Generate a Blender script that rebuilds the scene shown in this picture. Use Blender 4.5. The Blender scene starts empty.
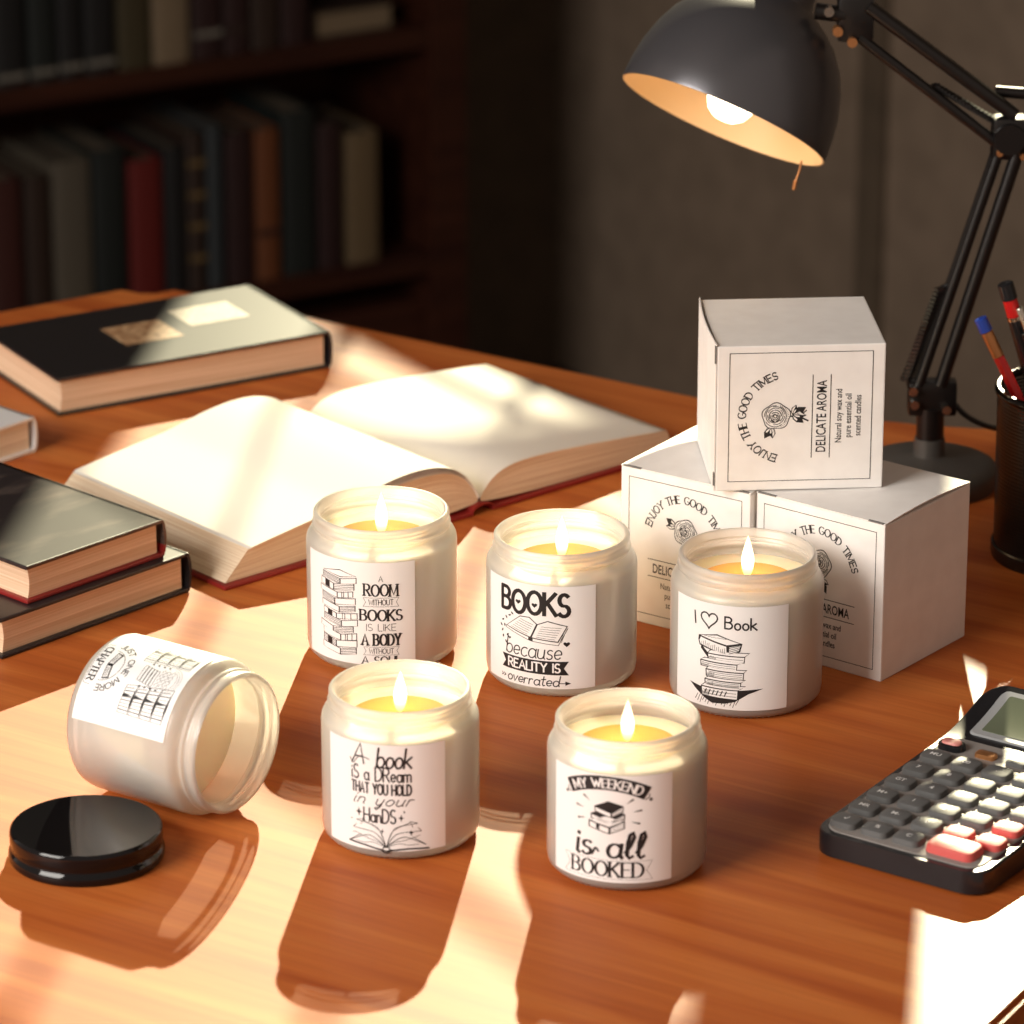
import bpy, bmesh, math, random
from mathutils import Vector, Matrix
from mathutils.geometry import tessellate_polygon
random.seed(7)
R = math.radians
sc = bpy.context.scene
COL = sc.collection

# ------------------------------------------------------------------ camera
cd = bpy.data.cameras.new('camera'); cam = bpy.data.objects.new('camera', cd); COL.objects.link(cam)
cam.location = (0, -2.0047, 0.868); cam.rotation_euler = (R(90 - 20.42), 0, 0)
cd.sensor_width = 36; cd.lens = 4500 / 1024 * 36; cd.clip_start = 0.05; cd.clip_end = 60
cd.dof.use_dof = True; cd.dof.focus_distance = 2.21; cd.dof.aperture_fstop = 12.0
sc.camera = cam
# ------------------------------------------------------------------ world: bright hazy sky on the window side, dimmer behind
w = bpy.data.worlds.new('sky'); sc.world = w; w.use_nodes = True
wn = w.node_tree.nodes; wl = w.node_tree.links; bg = wn['Background']
tc = wn.new('ShaderNodeTexCoord'); sp = wn.new('ShaderNodeSeparateXYZ'); rp = wn.new('ShaderNodeValToRGB')
wl.new(tc.outputs['Generated'], sp.inputs[0]); wl.new(sp.outputs['Y'], rp.inputs[0]); wl.new(rp.outputs[0], bg.inputs[0])
rp.color_ramp.elements[0].position = 0.35; rp.color_ramp.elements[0].color = (.58, .45, .36, 1)
rp.color_ramp.elements[1].position = 0.62; rp.color_ramp.elements[1].color = (1.25, 1.1, .98, 1)
bg.inputs[1].default_value = 0.55
# ------------------------------------------------------------------ sun through the window
sd = bpy.data.lights.new('sun', 'SUN'); sun = bpy.data.objects.new('sun', sd); COL.objects.link(sun)
SUN_EL, SUN_AZ = R(24.6), R(6.6)
sv = Vector((math.sin(SUN_AZ) * math.cos(SUN_EL), math.cos(SUN_AZ) * math.cos(SUN_EL), math.sin(SUN_EL)))
sun.rotation_euler = sv.to_track_quat('Z', 'Y').to_euler(); sun.location = sv * 6
sd.energy = 8.6; sd.color = (1, .90, .60); sd.angle = R(0.45)
# area light added as soft fill, behind and left of the viewer
ad = bpy.data.lights.new('room_fill', 'AREA'); al = bpy.data.objects.new('room_fill', ad); COL.objects.link(al)
ad.shape = 'RECTANGLE'; ad.size = 1.3; ad.size_y = 1.2; ad.energy = 72; ad.color = (1, .945, .87)
al.location = (-1.75, -1.35, 1.15)
al.rotation_euler = (Vector(al.location) - Vector((0, 0.05, 0))).to_track_quat('Z', 'Y').to_euler()
sc.view_settings.view_transform = 'Standard'; sc.view_settings.look = 'None'
sc.view_settings.gamma = 1; sc.view_settings.use_curve_mapping = False
sc.view_settings.exposure = 0.06
sc.cycles.use_denoising = True
sc.cycles.sample_clamp_indirect = 4

# ------------------------------------------------------------------ materials
def mat(name, col, rough=.5, **k):
    m = bpy.data.materials.new(name); m.use_nodes = True
    b = m.node_tree.nodes['Principled BSDF']
    b.inputs['Base Color'].default_value = (*col, 1); b.inputs['Roughness'].default_value = rough
    for kk, v in k.items():
        b.inputs[kk.replace('_', ' ')].default_value = v
    return m
def noisy(m, c0, c1, scale=(8, 8, 8), nscale=5, lo=.35, hi=.65, detail=4, coord='Object', bump=0, rough=None):
    nt = m.node_tree; n = nt.nodes; l = nt.links; b = n['Principled BSDF']
    t = n.new('ShaderNodeTexCoord'); mp = n.new('ShaderNodeMapping'); mp.inputs['Scale'].default_value = scale
    no = n.new('ShaderNodeTexNoise'); no.inputs['Scale'].default_value = nscale; no.inputs['Detail'].default_value = detail
    r = n.new('ShaderNodeValToRGB'); r.color_ramp.elements[0].position = lo; r.color_ramp.elements[1].position = hi
    r.color_ramp.elements[0].color = (*c0, 1); r.color_ramp.elements[1].color = (*c1, 1)
    l.new(t.outputs[coord], mp.inputs[0]); l.new(mp.outputs[0], no.inputs[0]); l.new(no.outputs[0], r.inputs[0]); l.new(r.outputs[0], b.inputs['Base Color'])
    if bump:
        bp = n.new('ShaderNodeBump'); bp.inputs['Strength'].default_value = bump; bp.inputs['Distance'].default_value = .002
        l.new(no.outputs[0], bp.inputs['Height']); l.new(bp.outputs[0], b.inputs['Normal'])
    return m
def wood_mat(name, dark, light, mid, rough, coat, rot=0.0, scale=1.0):
    m = mat(name, mid, rough, Coat_Weight=coat, Coat_Roughness=.2, Specular_IOR_Level=.2)
    nt = m.node_tree; n = nt.nodes; l = nt.links; b = n['Principled BSDF']
    t = n.new('ShaderNodeTexCoord'); mp = n.new('ShaderNodeMapping'); mp.inputs['Rotation'].default_value = (0, 0, rot)
    mp2 = n.new('ShaderNodeMapping'); mp2.inputs['Scale'].default_value = (3.2 * scale, 46 * scale, 46 * scale)
    l.new(t.outputs['Object'], mp.inputs[0]); l.new(mp.outputs[0], mp2.inputs[0])
    n1 = n.new('ShaderNodeTexNoise'); n1.inputs['Scale'].default_value = 1; n1.inputs['Detail'].default_value = 6; n1.inputs['Distortion'].default_value = .6
    l.new(mp2.outputs[0], n1.inputs[0])
    mp3 = n.new('ShaderNodeMapping'); mp3.inputs['Scale'].default_value = (14 * scale, 420 * scale, 420 * scale)
    l.new(mp.outputs[0], mp3.inputs[0])
    n2 = n.new('ShaderNodeTexNoise'); n2.inputs['Scale'].default_value = 1; n2.inputs['Detail'].default_value = 3
    l.new(mp3.outputs[0], n2.inputs[0])
    r1 = n.new('ShaderNodeValToRGB'); e = r1.color_ramp.elements
    e[0].position = .3; e[0].color = (*dark, 1); e[1].position = .72; e[1].color = (*light, 1)
    k = e.new(.5); k.color = (*mid, 1)
    l.new(n1.outputs[0], r1.inputs[0])
    mx = n.new('ShaderNodeMix'); mx.data_type = 'RGBA'; mx.blend_type = 'MULTIPLY'; mx.inputs[0].default_value = .22
    r2 = n.new('ShaderNodeValToRGB'); r2.color_ramp.elements[0].position = .3; r2.color_ramp.elements[0].color = (.5, .42, .38, 1); r2.color_ramp.elements[1].position = .6
    l.new(n2.outputs[0], r2.inputs[0]); l.new(r1.outputs[0], mx.inputs[6]); l.new(r2.outputs[0], mx.inputs[7]); l.new(mx.outputs[2], b.inputs['Base Color'])
    return m
M = {}
M['desk'] = wood_mat('varnished desk wood', (.38, .078, .015), (.62, .195, .044), (.50, .128, .026), .55, .05, R(33))
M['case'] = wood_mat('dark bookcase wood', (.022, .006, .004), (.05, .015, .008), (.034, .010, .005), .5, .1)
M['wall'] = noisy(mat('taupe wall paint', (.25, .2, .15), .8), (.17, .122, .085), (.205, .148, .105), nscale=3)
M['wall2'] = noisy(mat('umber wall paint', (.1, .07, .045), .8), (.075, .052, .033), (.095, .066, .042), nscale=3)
M['floor'] = wood_mat('dark floorboards', (.03, .015, .01), (.07, .035, .02), (.05, .025, .014), .5, 0)
M['white'] = noisy(mat('white carton', (.86, .83, .80), .55), (.83, .80, .775), (.88, .855, .83), nscale=9)
M['paper'] = mat('label paper', (.90, .89, .88), .5)
M['ink'] = mat('black ink', (.012, .011, .012), .55)
M['ink2'] = mat('grey ink', (.16, .155, .15), .6)
M['black'] = mat('black enamel', (.004, .004, .005), .06, Specular_IOR_Level=.38)
M['darkmetal'] = mat('black lamp metal', (.006, .005, .005), .3)
M['shade'] = mat('charcoal lamp shade', (.10, .098, .108), .3, Metallic=.55)
M['shade_in'] = mat('cream shade lining', (.62, .42, .22), .5)
M['chrome'] = mat('bright metal', (.7, .66, .6), .2, Metallic=1)
M['copper'] = mat('copper', (.55, .25, .1), .35, Metallic=.8)
M['page'] = mat('book page paper', (.78, .735, .67), .75)
M['glossblack'] = mat('black plastic', (.012, .012, .014), .25)
M['key'] = mat('grey key plastic', (.12, .12, .12), .4, Specular_IOR_Level=.3)
M['face'] = mat('silver face plate', (.27, .245, .23), .5, Specular_IOR_Level=.25)
M['redkey'] = mat('red key plastic', (.62, .10, .09), .4)
M['lcd'] = mat('green grey display', (.13, .15, .10), .18)
M['lcdframe'] = mat('grey display frame', (.32, .33, .34), .4)
M['red'] = mat('red cloth binding', (.24, .012, .010), .45)
M['redpencil'] = mat('red pencil lacquer', (.55, .012, .012), .25)
M['blue'] = mat('blue cap', (.02, .06, .38), .3)
M['wick'] = mat('burnt wick', (.05, .02, .01), .9)
M['wax'] = mat('soy wax', (.97, .84, .60), .45, Subsurface_Weight=.35, Subsurface_Radius=(.02, .012, .006), Subsurface_Scale=.5)
M['pool'] = mat('molten wax', (.98, .50, .09), .08, Subsurface_Weight=.2, Subsurface_Radius=(.01, .006, .002), Subsurface_Scale=.5)
def frosted():
    m = bpy.data.materials.new('frosted glass'); m.use_nodes = True; nt = m.node_tree; n = nt.nodes; l = nt.links
    for x in list(n): n.remove(x)
    out = n.new('ShaderNodeOutputMaterial')
    tr = n.new('ShaderNodeBsdfTransparent'); tr.inputs[0].default_value = (1, .99, .97, 1)
    tl = n.new('ShaderNodeBsdfTranslucent'); tl.inputs[0].default_value = (.98, .95, .89, 1)
    df = n.new('ShaderNodeBsdfDiffuse'); df.inputs[0].default_value = (.95, .92, .87, 1)
    gl = n.new('ShaderNodeBsdfGlossy'); gl.inputs['Roughness'].default_value = .3; gl.inputs[0].default_value = (1, 1, 1, 1)
    a = n.new('ShaderNodeMixShader'); a.inputs[0].default_value = .5; l.new(tl.outputs[0], a.inputs[1]); l.new(df.outputs[0], a.inputs[2])
    b = n.new('ShaderNodeMixShader'); b.inputs[0].default_value = .55; l.new(tr.outputs[0], b.inputs[1]); l.new(a.outputs[0], b.inputs[2])
    f = n.new('ShaderNodeFresnel'); f.inputs[0].default_value = 1.42
    c = n.new('ShaderNodeMixShader'); l.new(f.outputs[0], c.inputs[0]); l.new(b.outputs[0], c.inputs[1]); l.new(gl.outputs[0], c.inputs[2])
    l.new(c.outputs[0], out.inputs[0]); return m
M['frost'] = frosted()
def emit(name, col, s):
    m = bpy.data.materials.new(name); m.use_nodes = True; b = m.node_tree.nodes['Principled BSDF']
    b.inputs['Base Color'].default_value = (*col, 1); b.inputs['Emission Color'].default_value = (*col, 1); b.inputs['Emission Strength'].default_value = s
    return m
M['bulb'] = emit('lit bulb', (1, .84, .6), 5)
def flame_mat():
    m = bpy.data.materials.new('candle flame'); m.use_nodes = True; nt = m.node_tree; n = nt.nodes; l = nt.links
    for x in list(n): n.remove(x)
    out = n.new('ShaderNodeOutputMaterial'); em = n.new('ShaderNodeEmission'); em.inputs[1].default_value = 3.2
    t = n.new('ShaderNodeTexCoord'); s = n.new('ShaderNodeSeparateXYZ'); r = n.new('ShaderNodeValToRGB')
    l.new(t.outputs['Generated'], s.inputs[0]); l.new(s.outputs['Z'], r.inputs[0]); l.new(r.outputs[0], em.inputs[0]); l.new(em.outputs[0], out.inputs[0])
    e = r.color_ramp.elements; e[0].position = 0; e[0].color = (.9, .25, .03, 1); e[1].position = 1; e[1].color = (1, .72, .36, 1)
    k = e.new(.22); k.color = (1, .68, .25, 1); k = e.new(.45); k.color = (1, .92, .7, 1)
    return m
M['flame'] = flame_mat()
def page_edge_mat(name, c0, c1, axis_scale):
    m = mat(name, c0, .8)
    return noisy(m, c0, c1, scale=axis_scale, nscale=1, lo=.3, hi=.7, detail=2, bump=.15)
M['edge'] = page_edge_mat('page block edge', (.60, .38, .23), (.82, .60, .42), (6, 6, 900))
M['edge_cream'] = page_edge_mat('cream page block edge', (.70, .56, .42), (.88, .76, .62), (6, 6, 900))
M['edge_dark'] = page_edge_mat('dark page block edge', (.06, .045, .03), (.10, .075, .05), (6, 6, 900))  # darker page edges for the shelved books
def cover_mat(name, base, c1, sc_, lo, hi, rough=.22):
    m = mat(name, base, rough, Coat_Weight=.5, Coat_Roughness=.12)
    return noisy(m, base, c1, scale=sc_, nscale=1, lo=lo, hi=hi, detail=6)

# ------------------------------------------------------------------ object helpers
def obj(name, bm, m, parent=None, smooth=False, loc=None, rot=None, recalc=True):
    if recalc: bmesh.ops.recalc_face_normals(bm, faces=bm.faces)
    me = bpy.data.meshes.new(name); bm.to_mesh(me); bm.free()
    for x in (m if isinstance(m, (list, tuple)) else [m]): me.materials.append(x)
    if smooth:
        for p in me.polygons: p.use_smooth = True
        if smooth != 'all': me.set_sharp_from_angle(angle=R(38))
    o = bpy.data.objects.new(name, me); COL.objects.link(o)
    if parent: o.parent = parent
    if loc: o.location = loc
    if rot: o.rotation_euler = rot
    return o
def tag(o, label, cat, group=None):
    o['label'] = label; o['category'] = cat
    if group: o['group'] = group
    return o
def thing(name, label, cat, loc=(0, 0, 0), rot=(0, 0, 0), group=None):
    o = bpy.data.objects.new(name, None); COL.objects.link(o); o.empty_display_size = .02
    o.location = loc; o.rotation_euler = rot if isinstance(rot, tuple) else (0, 0, rot)
    return tag(o, label, cat, group)
def struct(name, bm, m, parent=None):
    o = obj(name, bm, m, parent)
    if not parent: o['kind'] = 'structure'
    return o
def add_box(bm, x0, x1, y0, y1, z0, z1, bev=0, mtx=None, mi=0):
    t = bmesh.new(); bmesh.ops.create_cube(t, size=1)
    for v in t.verts:
        v.co = Vector((x0 + (v.co.x + .5) * (x1 - x0), y0 + (v.co.y + .5) * (y1 - y0), z0 + (v.co.z + .5) * (z1 - z0)))
    if bev: bmesh.ops.bevel(t, geom=list(t.edges), offset=bev, segments=2, profile=.6, affect='EDGES')
    merge(bm, t, mtx, mi)
def merge(bm, t, mtx=None, mi=0):
    vm = {}
    for v in t.verts: vm[v] = bm.verts.new(mtx @ v.co if mtx else v.co)
    for f in t.faces:
        try:
            nf = bm.faces.new([vm[v] for v in f.verts]); nf.material_index = mi or f.material_index
        except ValueError: pass
    t.free()
def lathe(bm, prof, seg=64, mtx=None, mi=0, closed=False):
    rings = []
    for r, z in prof:
        if r < 1e-6: rings.append([bm.verts.new((mtx @ Vector((0, 0, z))) if mtx else (0, 0, z))])
        else:
            rings.append([bm.verts.new((mtx @ Vector((r * math.cos(2 * math.pi * i / seg), r * math.sin(2 * math.pi * i / seg), z))) if mtx else
                          (r * math.cos(2 * math.pi * i / seg), r * math.sin(2 * math.pi * i / seg), z)) for i in range(seg)])
    prs = list(zip(rings, rings[1:])) + ([(rings[-1], rings[0])] if closed else [])
    for a, b in prs:
        for i in range(seg):
            j = (i + 1) % seg
            if len(a) == 1 and len(b) == 1: continue
            if len(a) == 1: f = bm.faces.new((a[0], b[j], b[i]))
            elif len(b) == 1: f = bm.faces.new((a[i], a[j], b[0]))
            else: f = bm.faces.new((a[i], a[j], b[j], b[i]))
            f.material_index = mi
def axis_mtx(a, b):
    a = Vector(a); b = Vector(b)
    return Matrix.Translation(a) @ (b - a).to_track_quat('Z', 'Y').to_matrix().to_4x4()
def rod(bm, a, b, r, seg=12, r2=None, mi=0):
    L = (Vector(b) - Vector(a)).length
    r2 = r if r2 is None else r2
    lathe(bm, [(0, 0), (r, 0), (r2, L), (0, L)], seg, axis_mtx(a, b), mi)
def tube(bm, pts, r, seg=8, mi=0):
    pts = [Vector(p) for p in pts]; rings = []
    for i, p in enumerate(pts):
        d = (pts[min(i + 1, len(pts) - 1)] - pts[max(i - 1, 0)]).normalized(); q = d.to_track_quat('Z', 'Y').to_matrix()
        rings.append([bm.verts.new(p + q @ Vector((r * math.cos(2 * math.pi * k / seg), r * math.sin(2 * math.pi * k / seg), 0))) for k in range(seg)])
    for a, b in zip(rings, rings[1:]):
        for k in range(seg): bm.faces.new((a[k], a[(k + 1) % seg], b[(k + 1) % seg], b[k])).material_index = mi
    bm.faces.new(rings[0][::-1]); bm.faces.new(rings[-1])
def spline(pts, n=10):
    out = []; P = [Vector(p) for p in pts]; P = [P[0]] + P + [P[-1]]
    for i in range(1, len(P) - 2):
        for k in range(n):
            t = k / n; a, b, c, d = P[i - 1:i + 3]
            out.append(.5 * ((2 * b) + (c - a) * t + (2 * a - 5 * b + 4 * c - d) * t * t + (3 * b - a - 3 * c + d) * t ** 3))
    out.append(P[-2]); return out

# ------------------------------------------------------------------ lettering and line art on a flat canvas, in millimetres
def arc(cx, cy, rx, ry, a0, a1, n=10):
    return [(cx + rx * math.cos(R(a0 + (a1 - a0) * i / n)), cy + ry * math.sin(R(a0 + (a1 - a0) * i / n))) for i in range(n + 1)]
G = {
 'A': (.66, [[(0, 0), (.33, 1), (.66, 0)], [(.13, .34), (.53, .34)]]),
 'B': (.56, [[(0, 0), (0, 1)], [(0, 1)] + arc(.24, .77, .24, .23, 90, -90) + [(0, .54)], [(.24, .54)] + arc(.27, .27, .27, .27, 90, -90) + [(0, 0)]]),
 'C': (.62, [arc(.36, .5, .36, .5, 50, 310, 16)]),
 'D': (.62, [[(0, 0), (0, 1)], [(0, 1)] + arc(.2, .5, .42, .5, 90, -90, 14) + [(0, 0)]]),
 'E': (.48, [[(0, 0), (0, 1)], [(0, 1), (.48, 1)], [(0, .52), (.4, .52)], [(0, 0), (.48, 0)]]),
 'G': (.66, [arc(.36, .5, .36, .5, 50, 330, 16) + [(.67, .42)], [(.4, .42), (.68, .42)]]),
 'H': (.6, [[(0, 0), (0, 1)], [(.6, 0), (.6, 1)], [(0, .5), (.6, .5)]]),
 'I': (.02, [[(0, 0), (0, 1)]]),
 'J': (.36, [[(.34, 1), (.34, .25)] + arc(.16, .22, .18, .22, 0, -160, 8)]),
 'K': (.58, [[(0, 0), (0, 1)], [(.55, 1), (0, .42)], [(.16, .56), (.58, 0)]]),
 'L': (.46, [[(0, 1), (0, 0)], [(0, 0), (.46, 0)]]),
 'M': (.78, [[(0, 0), (.04, 1)], [(.04, 1), (.39, .12), (.74, 1)], [(.74, 1), (.78, 0)]]),
 'N': (.64, [[(0, 0), (0, 1)], [(0, 1), (.64, 0)], [(.64, 0), (.64, 1)]]),
 'O': (.72, [arc(.36, .5, .36, .5, 90, 450, 22)]),
 'P': (.54, [[(0, 0), (0, 1)], [(0, 1)] + arc(.26, .74, .28, .26, 90, -90) + [(0, .48)]]),
 'R': (.58, [[(0, 0), (0, 1)], [(0, 1)] + arc(.26, .74, .27, .26, 90, -90) + [(0, .48)], [(.24, .48), (.58, 0)]]),
 'S': (.5, [arc(.26, .74, .23, .26, 40, 270, 10) + arc(.25, .25, .25, .24, 90, -150, 10)]),
 'T': (.58, [[(.29, 0), (.29, 1)], [(0, 1), (.58, 1)]]),
 'U': (.6, [[(0, 1), (0, .3)] + arc(.3, .3, .3, .3, 180, 360, 10) + [(.6, 1)]]),
 'W': (.9, [[(0, 1), (.23, 0), (.45, .8), (.67, 0), (.9, 1)]]),
 'Y': (.6, [[(0, 1), (.3, .48), (.3, 0)], [(.6, 1), (.3, .48)]]),
 'a': (.46, [arc(.22, .27, .22, .27, 40, 330, 12), [(.44, .54), (.43, .12), (.5, 0)]]),
 'b': (.44, [[(0, 1), (0, .05)], arc(.21, .27, .22, .27, 160, -160, 14)]),
 'c': (.38, [arc(.22, .27, .22, .27, 50, 320, 12)]),
 'd': (.46, [arc(.22, .27, .22, .27, 40, 330, 12), [(.46, 1), (.44, .1), (.5, 0)]]),
 'e': (.42, [[(.02, .26), (.4, .3)] + arc(.21, .29, .2, .26, 10, 320, 14)]),
 'i': (.1, [[(.03, .54), (.03, .06), (.12, 0)], [(.03, .74), (.035, .80)]]),
 'k': (.44, [[(0, 0), (0, 1)], [(.38, .56), (0, .24)], [(.1, .32), (.44, 0)]]),
 'l': (.26, [[(.02, .22), (.16, .5), (.25, .82), (.2, 1), (.1, .92), (.06, .6), (.08, .12), (.17, 0), (.27, .08)]]),
 'm': (.7, [[(0, 0), (0, .54)], [(0, .38)] + arc(.17, .38, .17, .16, 180, 0, 7) + [(.34, 0)], [(.34, .38)] + arc(.51, .38, .17, .16, 180, 0, 7) + [(.68, 0)]]),
 'n': (.4, [[(0, 0), (0, .54)], [(0, .36)] + arc(.19, .36, .19, .18, 180, 0, 7) + [(.38, .05), (.44, 0)]]),
 'o': (.42, [arc(.21, .27, .21, .27, 90, 450, 16)]),
 'r': (.32, [[(0, 0), (0, .54)], [(0, .34)] + arc(.17, .36, .16, .18, 180, 50, 6)]),
 's': (.34, [arc(.18, .41, .15, .13, 40, 250, 8) + arc(.17, .14, .16, .14, 80, -150, 8)]),
 't': (.34, [[(.15, .9), (.14, .14), (.22, .0), (.32, .05)], [(0, .6), (.32, .64)]]),
 'u': (.44, [[(0, .54), (0, .2)] + arc(.19, .2, .19, .2, 180, 360, 8) + [(.38, .54)], [(.38, .54), (.39, .06), (.46, 0)]]),
 'v': (.4, [[(0, .54), (.18, 0), (.38, .54)]]),
 'y': (.42, [[(0, .54), (.02, .25)] + arc(.19, .2, .17, .18, 180, 350, 7), [(.38, .54), (.36, -.2), (.24, -.38), (.1, -.26), (.42, .02)]]),
 ' ': (.34, []), '.': (.05, [[(0, 0), (.02, .02)]]),
}
class Canvas:
    def __init__(s): s.items = []          # (verts2d, faces, layer)
    def quad(s, pts, layer=1): s.items.append((list(pts), [tuple(range(len(pts)))], layer))
    def poly(s, pts, layer=1):
        tris = tessellate_polygon([[Vector((x, y, 0)) for x, y in pts]])
        s.items.append((list(pts), [tuple(t) for t in tris], layer))
    def stroke(s, pts, w, layer=1, pen=None, closed=False):
        pts = [Vector((p[0], p[1])) for p in pts]; q = [pts[0]]
        for p in pts[1:]:
            if (p - q[-1]).length > 1e-4: q.append(p)
        if len(q) < 2: return
        n = len(q); L = []; Rr = []
        for i, p in enumerate(q):
            a = q[(i - 1) % n] if (closed or i) else None; b = q[(i + 1) % n] if (closed or i < n - 1) else None
            d1 = (p - a).normalized() if a is not None and (p - a).length > 1e-6 else None
            d2 = (b - p).normalized() if b is not None and (b - p).length > 1e-6 else None
            d = (d1 if d1 is not None else d2) + (d2 if d2 is not None else d1)
            if d.length < .25: d = d1 if d1 is not None else d2
            d.normalize(); nn = Vector((-d.y, d.x))
            ww = w if not pen else w * (pen + (1 - pen) * abs(d.y))
            k = 1.0
            if d1 is not None and d2 is not None: k = min(1.6, 1 / max(.5, abs(d.dot(d1))))
            c = Vector(p)
            if not closed and i == 0: c = c - d * w * .3
            if not closed and i == n - 1: c = c + d * w * .3
            L.append(c + nn * ww * .5 * k); Rr.append(c - nn * ww * .5 * k)
        vs = [tuple(v) for v in L + Rr]; fs = []
        for i in range(n if closed else n - 1):
            j = (i + 1) % n; fs.append((i, j, n + j, n + i))
        s.items.append((vs, fs, layer))
    def text(s, t, x, y, h, w=.12, sx=1, gap=.16, pen=None, serif=False, slant=0, layer=1, warp=None, align='c', width=None, wob=0):
        tot = sum(G[c][0] for c in t) + gap * (len(t) - 1)
        if width: sx = width / (tot * h)
        cx = x - (tot * h * sx / 2 if align == 'c' else 0)
        f = warp or (lambda a, b: (a, b)); rnd = random.Random(len(t) * 7 + ord(t[0]))
        for c in t:
            jy = rnd.uniform(-wob, wob) * h
            for pl in G[c][1]:
                pp = [(cx + (px + slant * py) * h * sx, y + jy + py * h) for px, py in pl]
                fine = [pp[0]]
                for a, b in zip(pp, pp[1:]):
                    for k in range(1, 4): fine.append((a[0] + (b[0] - a[0]) * k / 3, a[1] + (b[1] - a[1]) * k / 3))
                s.stroke([f(*p) for p in fine] if warp else pp, w * h, layer, pen)
                if serif:
                    for e, nx in ((0, 1), (-1, -2)):
                        if (pl[e][1] < .02 or pl[e][1] > .98) and abs(pl[e][0] - pl[nx][0]) < abs(pl[e][1] - pl[nx][1]) and len(pl) < 5:
                            ex, ey = pp[e]; sl = .13 * h
                            s.stroke([f(ex - sl, ey), f(ex + sl, ey)], w * h * .45, layer)
            cx += (G[c][0] + gap) * h * sx
    def font(s, t, x, y, size, sx=1, layer=1, align='c', bold=0, m=None):
        cu = bpy.data.curves.new('t', 'FONT'); cu.body = t; cu.size = size; cu.offset = bold; cu.resolution_u = 3
        o = bpy.data.objects.new('t', cu); COL.objects.link(o)
        dg = bpy.context.evaluated_depsgraph_get(); me = o.evaluated_get(dg).to_mesh()
        vs = [(v.co.x * sx, v.co.y) for v in me.vertices]; fs = [tuple(p.vertices) for p in me.polygons]
        o.evaluated_get(dg).to_mesh_clear(); bpy.data.objects.remove(o); bpy.data.curves.remove(cu)
        w_ = max(v[0] for v in vs) - min(v[0] for v in vs); x0 = min(v[0] for v in vs)
        off = x - (x0 + w_ / 2 if align == 'c' else x0)
        s.items.append(([(a + off, b + y) for a, b in vs], fs, layer)); return w_
    def heart(s, x, y, r, layer=1, outline=0):
        p = []
        for i in range(24):
            t = 2 * math.pi * i / 24
            p.append((x + r * 16 * math.sin(t) ** 3 / 16, y + r * (13 * math.cos(t) - 5 * math.cos(2 * t) - 2 * math.cos(3 * t) - math.cos(4 * t)) / 16))
        if outline: s.stroke(p, outline, layer, closed=True)
        else: s.poly(p, layer)
    def star(s, x, y, r):
        p = []
        for i in range(8):
            rr = r if i % 2 == 0 else r * .28; rr *= .7 if i in (0, 4) else 1
            p.append((x + rr * math.cos(math.pi * i / 4), y + rr * math.sin(math.pi * i / 4)))
        s.poly(p)
    def xf(s, k, dx, dy, ky=None):
        ky = ky or k
        s.items = [([(a * k + dx, b * ky + dy) for a, b in vs], fs, l) for vs, fs, l in s.items]; return s
    def add(s, o): s.items += o.items; return s
    def build(s, bm, fmap, step=2.2):
        """layer 0 paper, 1 ink, 2 paper on ink, 3 ink on that, 5 grey ink; material index from the layer"""
        mi = {0: 1, 1: 2, 2: 1, 3: 2, 5: 3}
        t = bmesh.new()
        for vs, fs, layer in s.items:
            vv = [t.verts.new((a, b, layer if layer != 5 else 1)) for a, b in vs]
            for f in fs:
                try: t.faces.new([vv[i] for i in f]).material_index = mi[layer]
                except ValueError: pass
        if step and t.verts:
            x0 = min(v.co.x for v in t.verts); x1 = max(v.co.x for v in t.verts); k = math.floor(x0 / step) * step + step
            while k < x1:
                bmesh.ops.bisect_plane(t, geom=list(t.verts) + list(t.edges) + list(t.faces), plane_co=(k, 0, 0), plane_no=(1, 0, 0)); k += step
        vm = {v: bm.verts.new(fmap(v.co.x, v.co.y, v.co.z)) for v in t.verts}
        for f in t.faces:
            vs = [vm[v] for v in f.verts]
            try: nf = bm.faces.new(vs)
            except ValueError: continue
            nf.material_index = f.material_index
        t.free()

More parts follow.
